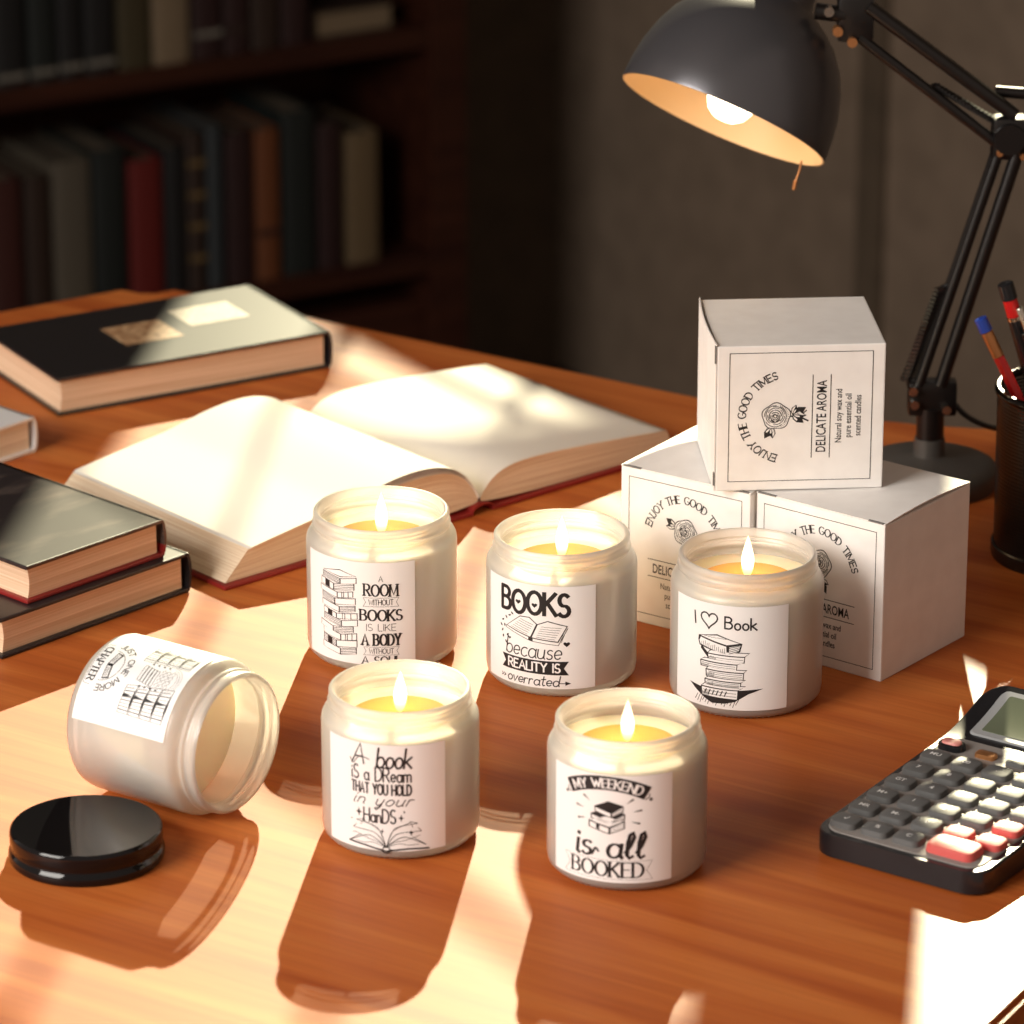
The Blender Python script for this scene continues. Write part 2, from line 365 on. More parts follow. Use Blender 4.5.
# ---------- drawings (all in mm, centred on x, y)
def rect(x0, y0, x1, y1): return [(x0, y0), (x1, y0), (x1, y1), (x0, y1)]
def art_tall_stack(c, x, y0, wd, ht):
    """tall leaning pile of books seen on its corner"""
    rnd = random.Random(5); y = y0; i = 0
    n = 11; hh = ht / n
    for i in range(n):
        dx = rnd.uniform(-.06, .06) * wd; h = hh * rnd.uniform(.82, 1.0)
        l, mid, r = x - wd / 2 + dx, x + (-.08 if i % 2 else .06) * wd + dx, x + wd / 2 + dx
        k = hh * .75
        c.poly([(l, y + k * .8), (mid, y), (r, y + k * .6), (r, y + k * .6 + h), (mid, y + h), (l, y + k * .8 + h)], 1)
        g = .42
        c.poly([(l + g, y + k * .8 + g * .3), (mid - g, y + g), (mid - g, y + h - g * .6), (l + g, y + k * .8 + h - g)], 2)
        c.poly([(mid + g * .6, y + g), (r - g, y + k * .6 + g * .2), (r - g, y + k * .6 + h - g), (mid + g * .6, y + h - g * .6)], 2)
        for q in range(1, 4):
            t = q / 4
            if i % 3 == 0: c.stroke([(mid + .3, y + h * t), (r - .3, y + k * .6 + h * t)], .3, 3)
            elif i % 3 == 1: c.stroke([(l + .3, y + k * .8 + h * t), (mid - .2, y + h * t)], .3, 3)
        if i % 3 == 2:
            for q in (.3, .42, .7): c.stroke([(mid + (r - mid) * q, y + k * .6 * q), (mid + (r - mid) * q, y + k * .6 * q + h)], .38, 3)
        if i % 4 == 1: c.poly([(l + (mid - l) * .35, y + k * .5), (l + (mid - l) * .7, y + k * .22), (l + (mid - l) * .7, y + k * .22 + h), (l + (mid - l) * .35, y + k * .5 + h)], 3)
        y += hh
    c.poly([(l, y + k * .8), (mid, y + .1), (r, y + k * .6), (mid - .3, y + k * 1.5)], 1)
    c.poly([(l + .9, y + k * .8), (mid, y + .55), (r - .6, y + k * .62), (mid - .2, y + k * 1.35)], 2)
def art_open_book(c, x, y, wd, ht):
    for s in (-1, 1):
        top = [(x, y + ht * .72), (x + s * wd * .12, y + ht * .98), (x + s * wd * .3, y + ht * .95), (x + s * wd * .5, y + ht * .62)] if s > 0 else \
              [(x, y + ht * .72), (x - wd * .1, y + ht * 1.0), (x - wd * .25, y + ht * .98), (x - wd * .3, y + ht * .9)]
    L = [(x - wd * .06, y + ht * .12), (x - wd * .5, y + ht * .42), (x - wd * .24, y + ht * .98), (x - wd * .08, y + ht * 1.0), (x + wd * .04, y + ht * .74)]
    Rt = [(x - wd * .06, y + ht * .12), (x + wd * .04, y + ht * .74), (x + wd * .2, y + ht * .92), (x + wd * .5, y + ht * .72), (x + wd * .36, y + ht * .02)]
    for P in (L, Rt):
        c.poly(P, 1); cx = sum(p[0] for p in P) / len(P); cy = sum(p[1] for p in P) / len(P)
        c.poly([(cx + (a - cx) * .93, cy + (b - cy) * .90) for a, b in P], 2)
        for r_ in range(6):
            t = (r_ + 1) / 7
            a = (P[0][0] * (1 - t) + P[1 if P is Rt else 4][0] * t, P[0][1] * (1 - t) + P[1 if P is Rt else 4][1] * t)
            b = (P[1 if P is L else 4][0] * (1 - t) + P[2 if P is L else 3][0] * t, P[1 if P is L else 4][1] * (1 - t) + P[2 if P is L else 3][1] * t)
            seg = [(a[0] + (b[0] - a[0]) * q / 12, a[1] + (b[1] - a[1]) * q / 12 + .12 * (q % 2)) for q in range(2, 11)]
            c.stroke(seg, .2, 3)
    c.stroke([(x - wd * .5, y + ht * .42), (x - wd * .5, y + ht * .34), (x - wd * .06, y), (x + wd * .36, y - ht * .1), (x + wd * .5, y + ht * .62)], .28)
    c.stroke([(x + wd * .38, y), (x + wd * .47, y + ht * .66)], .15); c.stroke([(x + wd * .4, y + ht * .02), (x + wd * .49, y + ht * .6)], .15)
    c.poly([(x - wd * .1, y + ht * .02), (x - wd * .03, y - .02), (x - wd * .03, y + ht * .14), (x - wd * .1, y + ht * .16)])
def leafdots(c, pts, r):
    for x, y, a in pts:
        ca, sa = math.cos(R(a)), math.sin(R(a))
        c.poly([(x + ca * px - sa * py, y + sa * px + ca * py) for px, py in ((-r, 0), (-.3 * r, .45 * r), (.5 * r, .4 * r), (r, 0), (.5 * r, -.4 * r), (-.3 * r, -.45 * r))])
def slab(c, x0, x1, y, h, dep, sk, hatch=3, dark=False):
    """one lying book in an engraving: side with hatching and a parallelogram top"""
    c.poly([(x0, y), (x1, y - .2), (x1 + .2, y + h), (x1 + sk, y + h + dep), (x0 + sk * .6, y + h + dep), (x0 - .2, y + h)], 1)
    c.poly([(x0 + .25, y + h + .2), (x1, y + h + .15), (x1 + sk - .4, y + h + dep - .25), (x0 + sk * .6 + .3, y + h + dep - .25)], 2)
    if not dark:
        c.poly([(x0 + .5, y + .3), (x1 - .3, y + .15), (x1 - .1, y + h - .25), (x0 + .3, y + h - .25)], 2)
        for q in range(hatch): c.stroke([(x0 + .9, y + h * (q + 1) / (hatch + 1)), (x1 - .6, y - .1 + h * (q + 1) / (hatch + 1))], .16, 3)
        for q in range(7):
            xx = x0 + .6 + q * .45; c.stroke([(xx, y + .3), (xx + .1, y + h * random.uniform(.4, .8))], .14, 3)
def art_engraved_stack(c, x, y):
    c.poly([(x - 13, y + 4.6), (x - 8, y + 3.8), (x + 5, y + 4), (x + 16.5, y + 5), (x + 11, y + 3), (x + 6, y - .2), (x + 2, y - 1.3), (x - 3, y - 1.6), (x - 6, y - .2), (x - 9.5, y + 2)], 1)
    for q in range(16):
        xx = x - 9 + q * 1.1; c.stroke([(xx, y + .8), (xx - 1.2, y - 1.4 - (q % 3) * .5)], .22)
    z = y + .6
    slab(c, x - 7.5, x + 7, z, 3.6, 1.8, 3, 2); z += 4.2
    for q in range(6): c.stroke([(x - 6 + q * 1.6, z - 3.2), (x - 5.2 + q * 1.6, z - 1.4)], .4, 3)
    slab(c, x - 6, x + 8, z, 2.4, 1.2, 2, 3); z += 3.4
    slab(c, x - 5.6, x + 9, z, 2.8, 1.2, 1.4, 3); z += 3.6
    slab(c, x - 8, x + 6.5, z, 2.3, 1.3, 3, 2); z += 3.2
    slab(c, x - 5, x + 9.3, z, 2.2, 1.6, 2, 1)
    c.poly([(x - 7.8, z + 5), (x - 3.6, z + 1.2), (x - 3, z + .2), (x - 4.6, z + .2), (x - 8, z + 3.6)], 1); z += 3.4
    # big top book, tilted
    P = [(x - 9.2, z + 3.2), (x - 8.6, z + 1.2), (x + 3.2, z - 1.4), (x + 7.6, z + .6), (x + 8.4, z + 3.8), (x - 1.2, z + 6.6), (x - 9, z + 5)]
    c.poly(P, 1)
    c.poly([(x - 8.2, z + 5.0), (x + 2.6, z + 2.9), (x + 7.4, z + 3.9), (x - 1.2, z + 6.1)], 2)
    c.poly([(x - 8.6, z + 3.1), (x - 8.1, z + 1.7), (x + 2.6, z - .8), (x + 2.4, z + 2.3), (x - 8, z + 4.4)], 2)
    c.poly([(x + 3.4, z - .9), (x + 7.1, z + .9), (x + 7.7, z + 3.2), (x + 3.6, z + 2.2)], 2)
    for q in range(4): c.stroke([(x + 3.5, z - .3 + q * .7), (x + 7.4, z + 1.2 + q * .6)], .22, 3)
    for q in range(13):
        xx = x - 7.6 + q * .78; yy = z + 1.7 - q * .17; c.stroke([(xx, yy), (xx + .12, yy + 1.1 + (q * 37 % 5) * .22)], .15, 3)
    for q in range(6): c.stroke([(x - 6.5 + q * 1.5, z + 4.9 + q * .05), (x - 5.0 + q * 1.5, z + 5.6 - q * .1)], .13, 3)
def art_fan_book(c, x, y):
    c.stroke([(x - 16, y + 2.8), (x - 9, y + 2.2), (x - 2, y + .9), (x, y + .4), (x + 2, y + .9), (x + 9, y + 1.6), (x + 17, y + 1.2)], .7)
    c.stroke(arc(x, y + .9, 1.6, 1.3, 0, 360, 14), .45)
    for s in (-1, 1):
        for (ex, ey, bx, by, w) in ((15.5, 3, 8, 6.6, .3), (13.5, 7.2, 7, 5.2, .22), (14, 9, 6, 8.5, .28), (12.5, 12.4, 5, 11.2, .26), (10, 13.2, 4, 10.2, .22)):
            c.stroke([tuple(v)[:2] for v in spline([(x, y + 2, 0), (x + s * bx * .45, y + by * .7 + .6, 0), (x + s * bx, y + by, 0), (x + s * ex, y + ey, 0)], 6)], w)
        c.stroke([(x + s * 12.5, y + 12.4), (x + s * 9.5, y + 13.4), (x + s * 10.5, y + 10.8)], .25)
        c.stroke([(x + s * 14, y + 9), (x + s * 12.6, y + 10.6)], .25); c.stroke([(x + s * 15.8, y + 2.9), (x + s * 10.6, y + 6.6)], .25)
        c.stroke([tuple(v)[:2] for v in spline([(x, y + 2, 0), (x + s * 5, y + 3.8, 0), (x + s * 9, y + 3.2, 0), (x + s * 13, y + 3.4, 0)], 6)], .2)
def art_three_books(c, x, y):
    def bk(x, y, w, h, dark):
        t = [(x - w * .5, y + h + 2.6), (x + w * .08, y + h + .2), (x + w * .5, y + h + 3.6), (x - w * .02, y + h + 5.6)]
        c.poly([(x - w * .5, y + 2.6), (x + w * .08, y), (x + w * .5, y + 3.2), (x + w * .5, y + h + 3.6), (x - w * .02, y + h + 5.6), (x - w * .5, y + h + 2.6)], 1)
        if not dark: c.poly([(x + (a - x) * .93, y + h + 3 + (b - y - h - 3) * .9) for a, b in t], 2)
        c.poly([(x - w * .46, y + 2.9), (x + w * .06, y + .6), (x + w * .06, y + h - .2), (x - w * .46, y + h + 2.0)], 2)
        c.poly([(x + w * .12, y + .8), (x + w * .47, y + 3.5), (x + w * .47, y + h + 2.9), (x + w * .12, y + h - .1)], 2)
        for q in (1, 2): c.stroke([(x + w * .12, y + h * q / 3 + .5), (x + w * .47, y + h * q / 3 + 3.1)], .2, 3)
    bk(x - .3, y, 15.5, 3.2, False); bk(x + .2, y + 4.2, 14.5, 2.4, True); bk(x + .7, y + 7.8, 12.2, 2.5, True)
    c.poly([(x - 4.6, y + 4.8), (x - 3.2, y + 4.2), (x - 3.2, y + 1.4), (x - 3.9, y + 2.2), (x - 4.6, y + 2)], 3)
def art_rays(c, x, y, s):
    for a, r0, r1 in ((38, 9.5, 13.5), (12, 10.5, 14.5), (-14, 9.8, 13.8)):
        ca, sa = math.cos(R(a)) * s, math.sin(R(a)); nx, ny = -sa * s, ca * s
        p0 = (x + ca * r0, y + sa * r0); p1 = (x + ca * r1, y + sa * r1)
        c.poly([p0, (p1[0] + nx * .45, p1[1] + ny * .45), (p1[0] - nx * .45, p1[1] - ny * .45)])
def banner(c, x, y, w, h, layer=1, cut=1.2, outline=0):
    p = [(x - w / 2, y), (x + w / 2, y), (x + w / 2 - cut, y + h / 2), (x + w / 2, y + h), (x - w / 2, y + h), (x - w / 2 + cut, y + h / 2)]
    if outline: c.stroke(p, outline, layer, closed=True)
    else: c.poly(p, layer)
def art_rose(c, x, y, s):
    rnd = random.Random(3)
    def leaf(lx, ly, a, L, dark):
        ca, sa = math.cos(R(a)), math.sin(R(a))
        T = lambda px, py: (lx + (ca * px - sa * py) * L, ly + (sa * px + ca * py) * L)
        P = [T(0, 0), T(.25, .24), (T(.6, .26)), T(1, 0), T(.6, -.26), T(.25, -.24)]
        c.poly(P, 1)
        if not dark: c.poly([T(.1, 0.02), T(.3, .17), T(.6, .18), T(.88, 0.02)], 2); c.stroke([T(.3, .14), T(.5, .03)], .12 * s, 3)
        c.poly([T(.1, -.03), T(.3, -.16), T(.55, -.17), T(.5, -.05)], 2)
    for a, L, d in ((150, 5, True), (185, 4.4, False)): leaf(x - 4.2 * s, y + 1.5 * s, a, L * s, d)
    for a, L, d in ((-60, 5.5, True), (-95, 5, False), (-130, 5.2, True), (-20, 4, False)): leaf(x + .5 * s, y - 5.5 * s, a, L * s, d)
    c.stroke([(x, y - 3 * s), (x - .4 * s, y - 8 * s), (x - 2 * s, y - 11 * s)], .6 * s)
    c.stroke([(x - .3 * s, y - 8 * s), (x + 2 * s, y - 10.4 * s)], .4 * s)
    c.poly([(x + 5.1 * s * math.cos(t) * (1 + .06 * math.cos(5 * t)), y + 5 * s * math.sin(t) * (1 + .06 * math.cos(5 * t))) for t in [2 * math.pi * i / 30 for i in range(30)]], 1)
    c.poly([(x + 4.75 * s * math.cos(t) * (1 + .06 * math.cos(5 * t)), y + 4.65 * s * math.sin(t) * (1 + .06 * math.cos(5 * t))) for t in [2 * math.pi * i / 30 for i in range(30)]], 2)
    for k, rr in enumerate((4.1, 3.5, 2.9, 2.3, 1.7, 1.1, .6)):
        for q in range(3):
            a0 = k * 47 + q * 120 + rnd.uniform(-10, 10)
            c.stroke([(px + .3 * s * math.sin(k), py + .35 * s) for px, py in arc(x, y, rr * s, rr * s * .92, a0, a0 + 96, 7)], (.34 if k > 2 else .26) * s, 3)
    for q in range(16):
        a = R(200 + q * 9); c.stroke([(x + 3.6 * s * math.cos(a), y + 3.5 * s * math.sin(a)), (x + 4.6 * s * math.cos(a + .1), y + 4.4 * s * math.sin(a + .1))], .14 * s, 3)

# ---------- the six jar labels: canvas 61 x 54 mm, origin at the middle
LW, LH = 61.5, 54.0
def label_room():
    c = Canvas(); art_tall_stack(c, -9.0, -23.5, 20, 41)
    x = 13.6
    c.text('A', x, 17.2, 3, .09, sx=1.0); c.text('ROOM', x, 9.6, 6.0, .17, pen=.45, serif=True, width=16.5, wob=.04)
    banner(c, x, 4.0, 17.5, 4.6, outline=.2); c.text('WITHOUT', x, 4.9, 2.8, .12, width=12)
    c.text('BOOKS', x, -3.4, 5.6, .2, pen=.4, serif=True, width=20.5); c.text('IS LIKE', x, -8.8, 3.6, .08, width=14.5)
    c.text('A BODY', x, -16.4, 5.8, .2, pen=.4, width=19, serif=True)
    banner(c, x, -21.6, 17.5, 4.2, outline=.2); c.text('WITHOUT', x, -20.8, 2.6, .12, width=12)
    c.text('A SOUL', x, -26.4, 4.0, .2, pen=.45, width=19, serif=True)
    return c
def label_books():
    c = Canvas(); x = -2.5
    c.text('BOOKS', x, 11, 11.5, .165, width=33, wob=.04, gap=.13)
    c.heart(x - 7.2, 16.4, 1.35); c.heart(x + .9, 16.0, 1.35)
    art_open_book(c, x + 1, -3, 30, 12.5)
    leafdots(c, [(x - 16.5, -1, 60), (x - 15, 2, 100), (x - 16.2, 4.5, 30), (x - 14, 6.5, 120), (x - 12, 8, 20), (x - 10.5, 9.4, 140), (x - 16, -4, 80), (x - 14.2, -6.5, 110), (x - 17.2, 1.6, 130), (x - 13.2, -2.6, 60)], .95)
    c.heart(x + 15.5, -3.6, 1.5); c.heart(x - 12, -3.8, .8)
    c.text('because', x - .5, -11.8, 9, .065, sx=1.1, gap=.1, width=27, slant=.15)
    banner(c, x, -20, 33, 7.2, cut=2.2); c.text('REALITY IS', x, -18.6, 4.6, .17, layer=2, width=25)
    c.text('overrated', x - .5, -26, 5.4, .10, width=25, slant=.15, gap=.1)
    c.stroke([(x + 12, -24.4), (x + 15.5, -24.4)], .4); c.poly([(x + 15, -25.5), (x + 17.6, -24.4), (x + 15, -23.3)])
    for k in (0, 1.5): c.stroke([(x - 16.8 + k, -23.4), (x - 15.8 + k, -24.2), (x - 16.8 + k, -25)], .4)
    return c.xf(1.1, 1.9, .4, 1.0)
def label_heart():
    c = Canvas(); x = -2.2
    c.text('I', x - 14.5, 15, 6.3, .13, slant=-.08); c.heart(x - 6.8, 18.6, 4.5, outline=.75)
    c.text('Book', x + 9.2, 15.2, 6, .14, width=15.5, wob=.04)
    a = Canvas(); art_engraved_stack(a, 0, 0); a.xf(1.3, x - .8, -22.3, 1.36)
    return c.add(a)
def label_dream():
    c = Canvas(); x = -4.2
    c.text('A', x - 10.5, 15.5, 9.5, .08, sx=.95, slant=.15); c.text('book', x + 6.2, 14.6, 9.4, .10, width=15.5, slant=.14, gap=.1)
    c.stroke([tuple(v)[:2] for v in spline([(x - 14.5, 17.5, 0), (x - 13, 15, 0), (x - 9.5, 19, 0), (x - 5, 18, 0)], 5)], .4)
    c.text('iS a DReam', x, 8, 6.6, .11, width=27.5, gap=.14)
    c.text('THAT YOU HOLD', x, 1.7, 4.9, .16, width=27.5)
    c.text('in your', x + .3, -3.6, 5.6, .085, width=27, slant=.4, gap=.18)
    c.text('HanDS', x - .5, -12, 6.6, .11, width=14.5)
    c.star(x - 10.2, -8, 2.3); c.star(x + 9.2, -9.3, 1.9); c.star(x + .8, -16, 1.4); c.star(x + 13.6, -16.6, 1.6); c.star(x + 10.6, -6.5, .9)
    leafdots(c, [(x - 14, -12, 0), (x - 13, -18.5, 0)], .5)
    a = Canvas(); art_fan_book(a, 0, 0); a.xf(1.12, x + 2.5, -26)
    return c.add(a).xf(1.06, 3.6, 0)
def label_booked():
    c = Canvas(); x = -3
    Rr = 34.0
    def wp(px, py):
        a = (px - x) / Rr; r = Rr + py - 20
        return (x + r * math.sin(a), 20 - Rr + r * math.cos(a))
    top = [wp(x - 18 + 36 * i / 14, 23.2) for i in range(15)]; bot = [wp(x + 18 - 36 * i / 14, 16.6) for i in range(15)]
    for i in range(14): c.quad([top[i], top[i + 1], bot[13 - i], bot[14 - i]], 1)
    c.text('MY WEEKEND', x, 17.7, 4.2, .19, pen=.5, layer=2, warp=wp, width=31)
    for s in (-1, 1):
        c.stroke([wp(x + s * 18.6, 17), wp(x + s * 19.6, 18.6), wp(x + s * 18.8, 20)], .4); c.stroke(arc(*wp(x + s * 20.8, 18.2), .5, .5, 0, 360, 8), .5)
    art_three_books(c, x + .4, -4.4)
    for s in (-1, 1): art_rays(c, x + .6, 4.5, s)
    c.text('is all', x + 1, -15.4, 12.2, .135, width=29, pen=.5, slant=.1, gap=.12)
    c.stroke([tuple(v)[:2] for v in spline([(x - 6, -14.8, 0), (x - 4.5, -11.6, 0), (x - 3.2, -13, 0)], 4)], 1.0)
    banner(c, x, -25.8, 39, 9, outline=.16, cut=2.6)
    c.text('BOOKED', x, -24.6, 6.9, .17, pen=.35, serif=True, width=31)
    return c.xf(1.12, 2.6, 1.9, 1.055)
def label_chapter():
    c = Canvas(); x = 1.5
    def block(x0, y0, x1, y1, sk):
        for k in range(4):
            t0, t1 = k / 4, (k + 1) / 4
            a = y0 + (y1 - y0) * t0; b = y0 + (y1 - y0) * t1
            P = [(x0 + sk * t0, a + .3), (x1 - sk * t0 * .2, a), (x1 - sk * t1 * .2, b - .6), (x0 + sk * t1, b - .3)]
            c.stroke(P, .22, 1, closed=True)
            for q in range(1, 9):
                u = q / 9; c.stroke([(P[0][0] * (1 - u) + P[1][0] * u, a + .4), (P[3][0] * (1 - u) + P[2][0] * u, b - .7 - (q * 5 % 3) * .3)], .2 + .12 * (q % 3), 5 if q % 2 else 1)
            c.poly([(x0 + sk * t1, b - .3), ((x0 + x1) / 2, b - 1.2), (x1 - sk * t1 * .2, b - .6), ((x0 + x1) / 2, b + .1)], 1)
            c.poly([(x0 + (x1 - x0) * .3, a + .3), (x0 + (x1 - x0) * .44, a + .3), (x0 + (x1 - x0) * .38, b - .8)], 1)
    block(x - 21, -2.5, x - 7.5, 24, 3); block(x + 7.5, -2.5, x + 21, 24, -3)
    for k in range(5): c.stroke(rect(x - 5 + .4 * k, 1 + k * 1.9, x + 4 + .4 * k, 2.6 + k * 1.9), .2, 1, closed=True)
    for k in range(12):
        c.stroke(arc(x - 3.6 + (k % 4) * 2.6, 12.4 + (k // 4) * 2.6, 1.1, 1.0, 0, 300, 8), .22, 5)
    for k in range(3): c.stroke(arc(x + .4, 17, 5.6 + k * 1.1, 4.2 + k * 1.2, 0, 180, 12), .16, 5)
    for k in range(4):
        for s in (-1, 1): c.poly([(x + s * 6.6, 3 + k * 3.2), (x + s * 7.3, 4.2 + k * 3.2), (x + s * 6, 4.8 + k * 3.2)])
    def wp(px, py):
        a = (px - x) / 11.5; r = py
        return (x + r * math.sin(a), -19 + r * math.cos(a) * .95)
    c.text('JUST ONE MORE', x, 11.2, 3.1, .15, warp=wp, width=36)
    c.stroke([(x + 9 * math.cos(R(a)), -19 + 8.6 * math.sin(R(a))) for a in range(0, 181, 12)], .25)
    c.poly([(x - 8, -17.6), (x, -18.8), (x + 8, -17.6), (x + 7, -14), (x + .5, -15.4), (x, -15.6), (x - .5, -15.4), (x - 7, -14)], 1)
    for s in (-1, 1):
        c.poly([(x + s * .8, -18.2), (x + s * 7.2, -17.2), (x + s * 6.4, -14.8), (x + s * .8, -16)], 2)
        for q in range(3): c.stroke([(x + s * 1.4, -17.6 + q * .6), (x + s * 6.4, -16.9 + q * .6)], .16, 3)
    c.text('CHAPTER', x, -25.4, 3.9, .2, pen=.45, serif=True, width=20)
    c.stroke([(x - 12, -22.6), (x - 12, -25)] + arc(x - 11, -25.4, 1, 1, 180, 270, 4) + arc(x + 11, -25.4, 1, 1, 270, 360, 4) + [(x + 12, -22.6)], .2)
    return c

# ------------------------------------------------------------------ SETTING
ZF = -0.88
def quadwall(name, a, b, z0, z1, th, m):
    a = Vector((a[0], a[1], 0)); b = Vector((b[0], b[1], 0)); d = (b - a); L = d.length; ang = math.atan2(d.y, d.x)
    bm = bmesh.new(); add_box(bm, 0, L, 0, th, z0, z1, mtx=Matrix.Translation(a) @ Matrix.Rotation(ang, 4, 'Z'))
    return struct(name, bm, m)
TH = R(31.5); E1 = Vector((math.cos(TH), math.sin(TH), 0)); E2 = Vector((math.sin(TH), -math.cos(TH), 0))   # E2 runs right and towards the viewer
CR = Vector((.056, 3.205, 0))
bm = bmesh.new(); add_box(bm, -5, 5, -5, 5, ZF - .05, ZF); struct('floor', bm, M['floor'])
p = CR - E1 * 3.2
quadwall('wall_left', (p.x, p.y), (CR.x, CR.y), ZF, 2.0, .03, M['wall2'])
WS0, WS1, WZ0, WZ1 = .02, 1.15, 1.09, 1.56      # the window opening along the back wall
bm = bmesh.new()
WM = Matrix.Translation(CR) @ Matrix.Rotation(math.atan2(E2.y, E2.x), 4, 'Z')
add_box(bm, 0, WS0, 0, .03, ZF, 2, mtx=WM); add_box(bm, WS1, 4.5, 0, .03, ZF, 2, mtx=WM)
add_box(bm, WS0, WS1, 0, .03, ZF, WZ0, mtx=WM); add_box(bm, WS0, WS1, 0, .03, WZ1, 2, mtx=WM)
struct('wall_back', bm, M['wall'])
bm = bmesh.new()
PP = [CR - E1 * 3.2 + Vector((0, .1, 0)), CR + Vector((.02, .1, 0)), CR + E2 * 3.6, CR + E2 * 3.6 - E1 * 3.2]
vb = [bm.verts.new((q.x, q.y, 2.0)) for q in PP]; vt = [bm.verts.new((q.x, q.y, 2.05)) for q in PP]
bm.faces.new(vb); bm.faces.new(vt)
for i in range(4): bm.faces.new((vb[i], vb[(i + 1) % 4], vt[(i + 1) % 4], vt[i]))
# the ceiling is unseen, over the deep end only, added to darken the back walls
struct('ceiling', bm, M['wall'])
bm = bmesh.new(); wf = mat('dark window frame', (.10, .08, .065), .5)
f = .012
add_box(bm, WS0, WS1, .006, .024, WZ0, WZ0 + f, mtx=WM); add_box(bm, WS0, WS1, .006, .024, WZ1 - f, WZ1, mtx=WM)
for s in (WS0, WS1 - f): add_box(bm, s, s + f, .006, .024, WZ0, WZ1, mtx=WM)
add_box(bm, .665, .815, .006, .024, WZ0, WZ1, mtx=WM)      # unseen broad post, added to keep sun off the desk's right front
for s in (.20, .41, 1.0): add_box(bm, s - .003, s + .003, .01, .018, WZ0, WZ1, mtx=WM)
for z in (1.14, 1.37): add_box(bm, WS0, WS1, .01, .018, z - .0035, z + .0035, mtx=WM)
struct('window_1', bm, wf)
bm = bmesh.new()
for s in (.64, 1.3, 2.1): add_box(bm, s - .022, s + .022, -.008, .0, ZF, WZ0 - .05, mtx=WM)

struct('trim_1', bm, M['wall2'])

# ------------------------------------------------------------------ DESK
desk = thing('desk', 'orange-brown varnished wooden desk carrying the candles and books', 'desk')
pts = [(-.232, .747), (-1.05, .22), (-1.05, -.52), (.075, -.52), (.62, .43), (.42, .44), (.2181, .4793), (.135, .508)]
bm = bmesh.new(); th = .028
top = [bm.verts.new((x, y, 0)) for x, y in pts]; bot = [bm.verts.new((x, y, -th)) for x, y in pts]
bm.faces.new(top[::-1]); bm.faces.new(bot)
for i in range(len(pts)): bm.faces.new((top[i], top[(i + 1) % len(pts)], bot[(i + 1) % len(pts)], bot[i]))
bmesh.ops.recalc_face_normals(bm, faces=bm.faces)
bmesh.ops.bevel(bm, geom=[e for e in bm.edges if abs(e.verts[0].co.z - e.verts[1].co.z) > .01], offset=.02, segments=5, affect='EDGES')
bmesh.ops.bevel(bm, geom=[e for e in bm.edges if abs(e.verts[0].co.z) < 1e-5 and abs(e.verts[1].co.z) < 1e-5], offset=.003, segments=2, affect='EDGES')
obj('desk_top', bm, M['desk'], desk)
for x, y in ((-.95, .15), (-.3, .62), (-.95, -.42), (.05, -.42), (.45, .36)):
    bm = bmesh.new(); add_box(bm, x - .03, x + .03, y - .03, y + .03, ZF, -th, .004); obj('leg', bm, M['desk'], desk)

# ------------------------------------------------------------------ BOOKCASE with its books
CO = Vector((-.05, 2.845, 0))
case = thing('bookcase', 'dark brown wooden bookcase full of old books in the shadowy corner', 'bookcase', (CO.x, CO.y, ZF), TH)
DP = .24; Wc = 1.15
def casepart(name, x0, x1, y0, y1, z0, z1):
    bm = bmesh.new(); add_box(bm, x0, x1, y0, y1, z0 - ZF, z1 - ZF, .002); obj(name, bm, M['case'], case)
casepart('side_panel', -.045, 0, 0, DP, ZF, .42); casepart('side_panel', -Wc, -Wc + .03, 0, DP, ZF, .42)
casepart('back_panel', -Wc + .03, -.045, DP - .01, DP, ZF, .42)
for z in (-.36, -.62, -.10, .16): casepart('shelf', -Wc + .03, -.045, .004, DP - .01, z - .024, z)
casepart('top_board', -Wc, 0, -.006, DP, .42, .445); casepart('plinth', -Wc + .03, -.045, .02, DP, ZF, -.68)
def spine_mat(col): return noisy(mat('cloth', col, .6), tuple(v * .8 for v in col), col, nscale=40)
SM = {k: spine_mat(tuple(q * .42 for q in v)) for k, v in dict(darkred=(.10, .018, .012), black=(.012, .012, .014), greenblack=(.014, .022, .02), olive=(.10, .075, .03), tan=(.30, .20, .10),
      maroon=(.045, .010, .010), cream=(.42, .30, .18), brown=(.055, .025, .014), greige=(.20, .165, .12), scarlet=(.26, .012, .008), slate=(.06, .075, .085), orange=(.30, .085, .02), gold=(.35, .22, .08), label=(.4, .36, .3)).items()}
def shelf_book(px0, px1, h, z, col, label, group, yoff=0.012, bands=None, tagc=None):
    s1 = (465 - px0) / 771.0; s0 = (465 - px1) / 771.0; wd = s1 - s0 - .0015
    pos = CO - E1 * s1 - E2 * yoff
    t = thing('book', label, 'book', (pos.x, pos.y, z), TH, group); D = .13
    bm = bmesh.new(); b = .0022
    # boards and a rounded spine, one mesh
    add_box(bm, 0, b, .003, D, 0, h, .0006); add_box(bm, wd - b, wd, .003, D, 0, h, .0006)
    n = 8; prv = None
    for i in range(n + 1):
        a = math.pi * i / n; x = wd / 2 - math.cos(a) * wd / 2; y = .004 - math.sin(a) * min(.004, wd * .3)
        cur = [bm.verts.new((x, y, 0)), bm.verts.new((x, y, h)), bm.verts.new((x, .006, h)), bm.verts.new((x, .006, 0))]
        if prv:
            for k in range(4): bm.faces.new((prv[k], prv[(k + 1) % 4], cur[(k + 1) % 4], cur[k]))
        else: bm.faces.new(cur)
        prv = cur
    bm.faces.new(prv); cvo = obj('cover', bm, SM[col], t)
    bm = bmesh.new(); add_box(bm, b, wd - b, .006, D - .004, .002, h - .003); obj('page_block', bm, M['edge_dark'], t)
    if bands:
        for q in bands: bm = bmesh.new(); add_box(bm, wd * .03, wd * .97, -.0012, .004, h * q, h * q + .006); obj('spine_band', bm, SM[tagc or 'gold'], cvo)
UP = 'old books on the upper shelf'; LO = 'old books on the lower shelf'
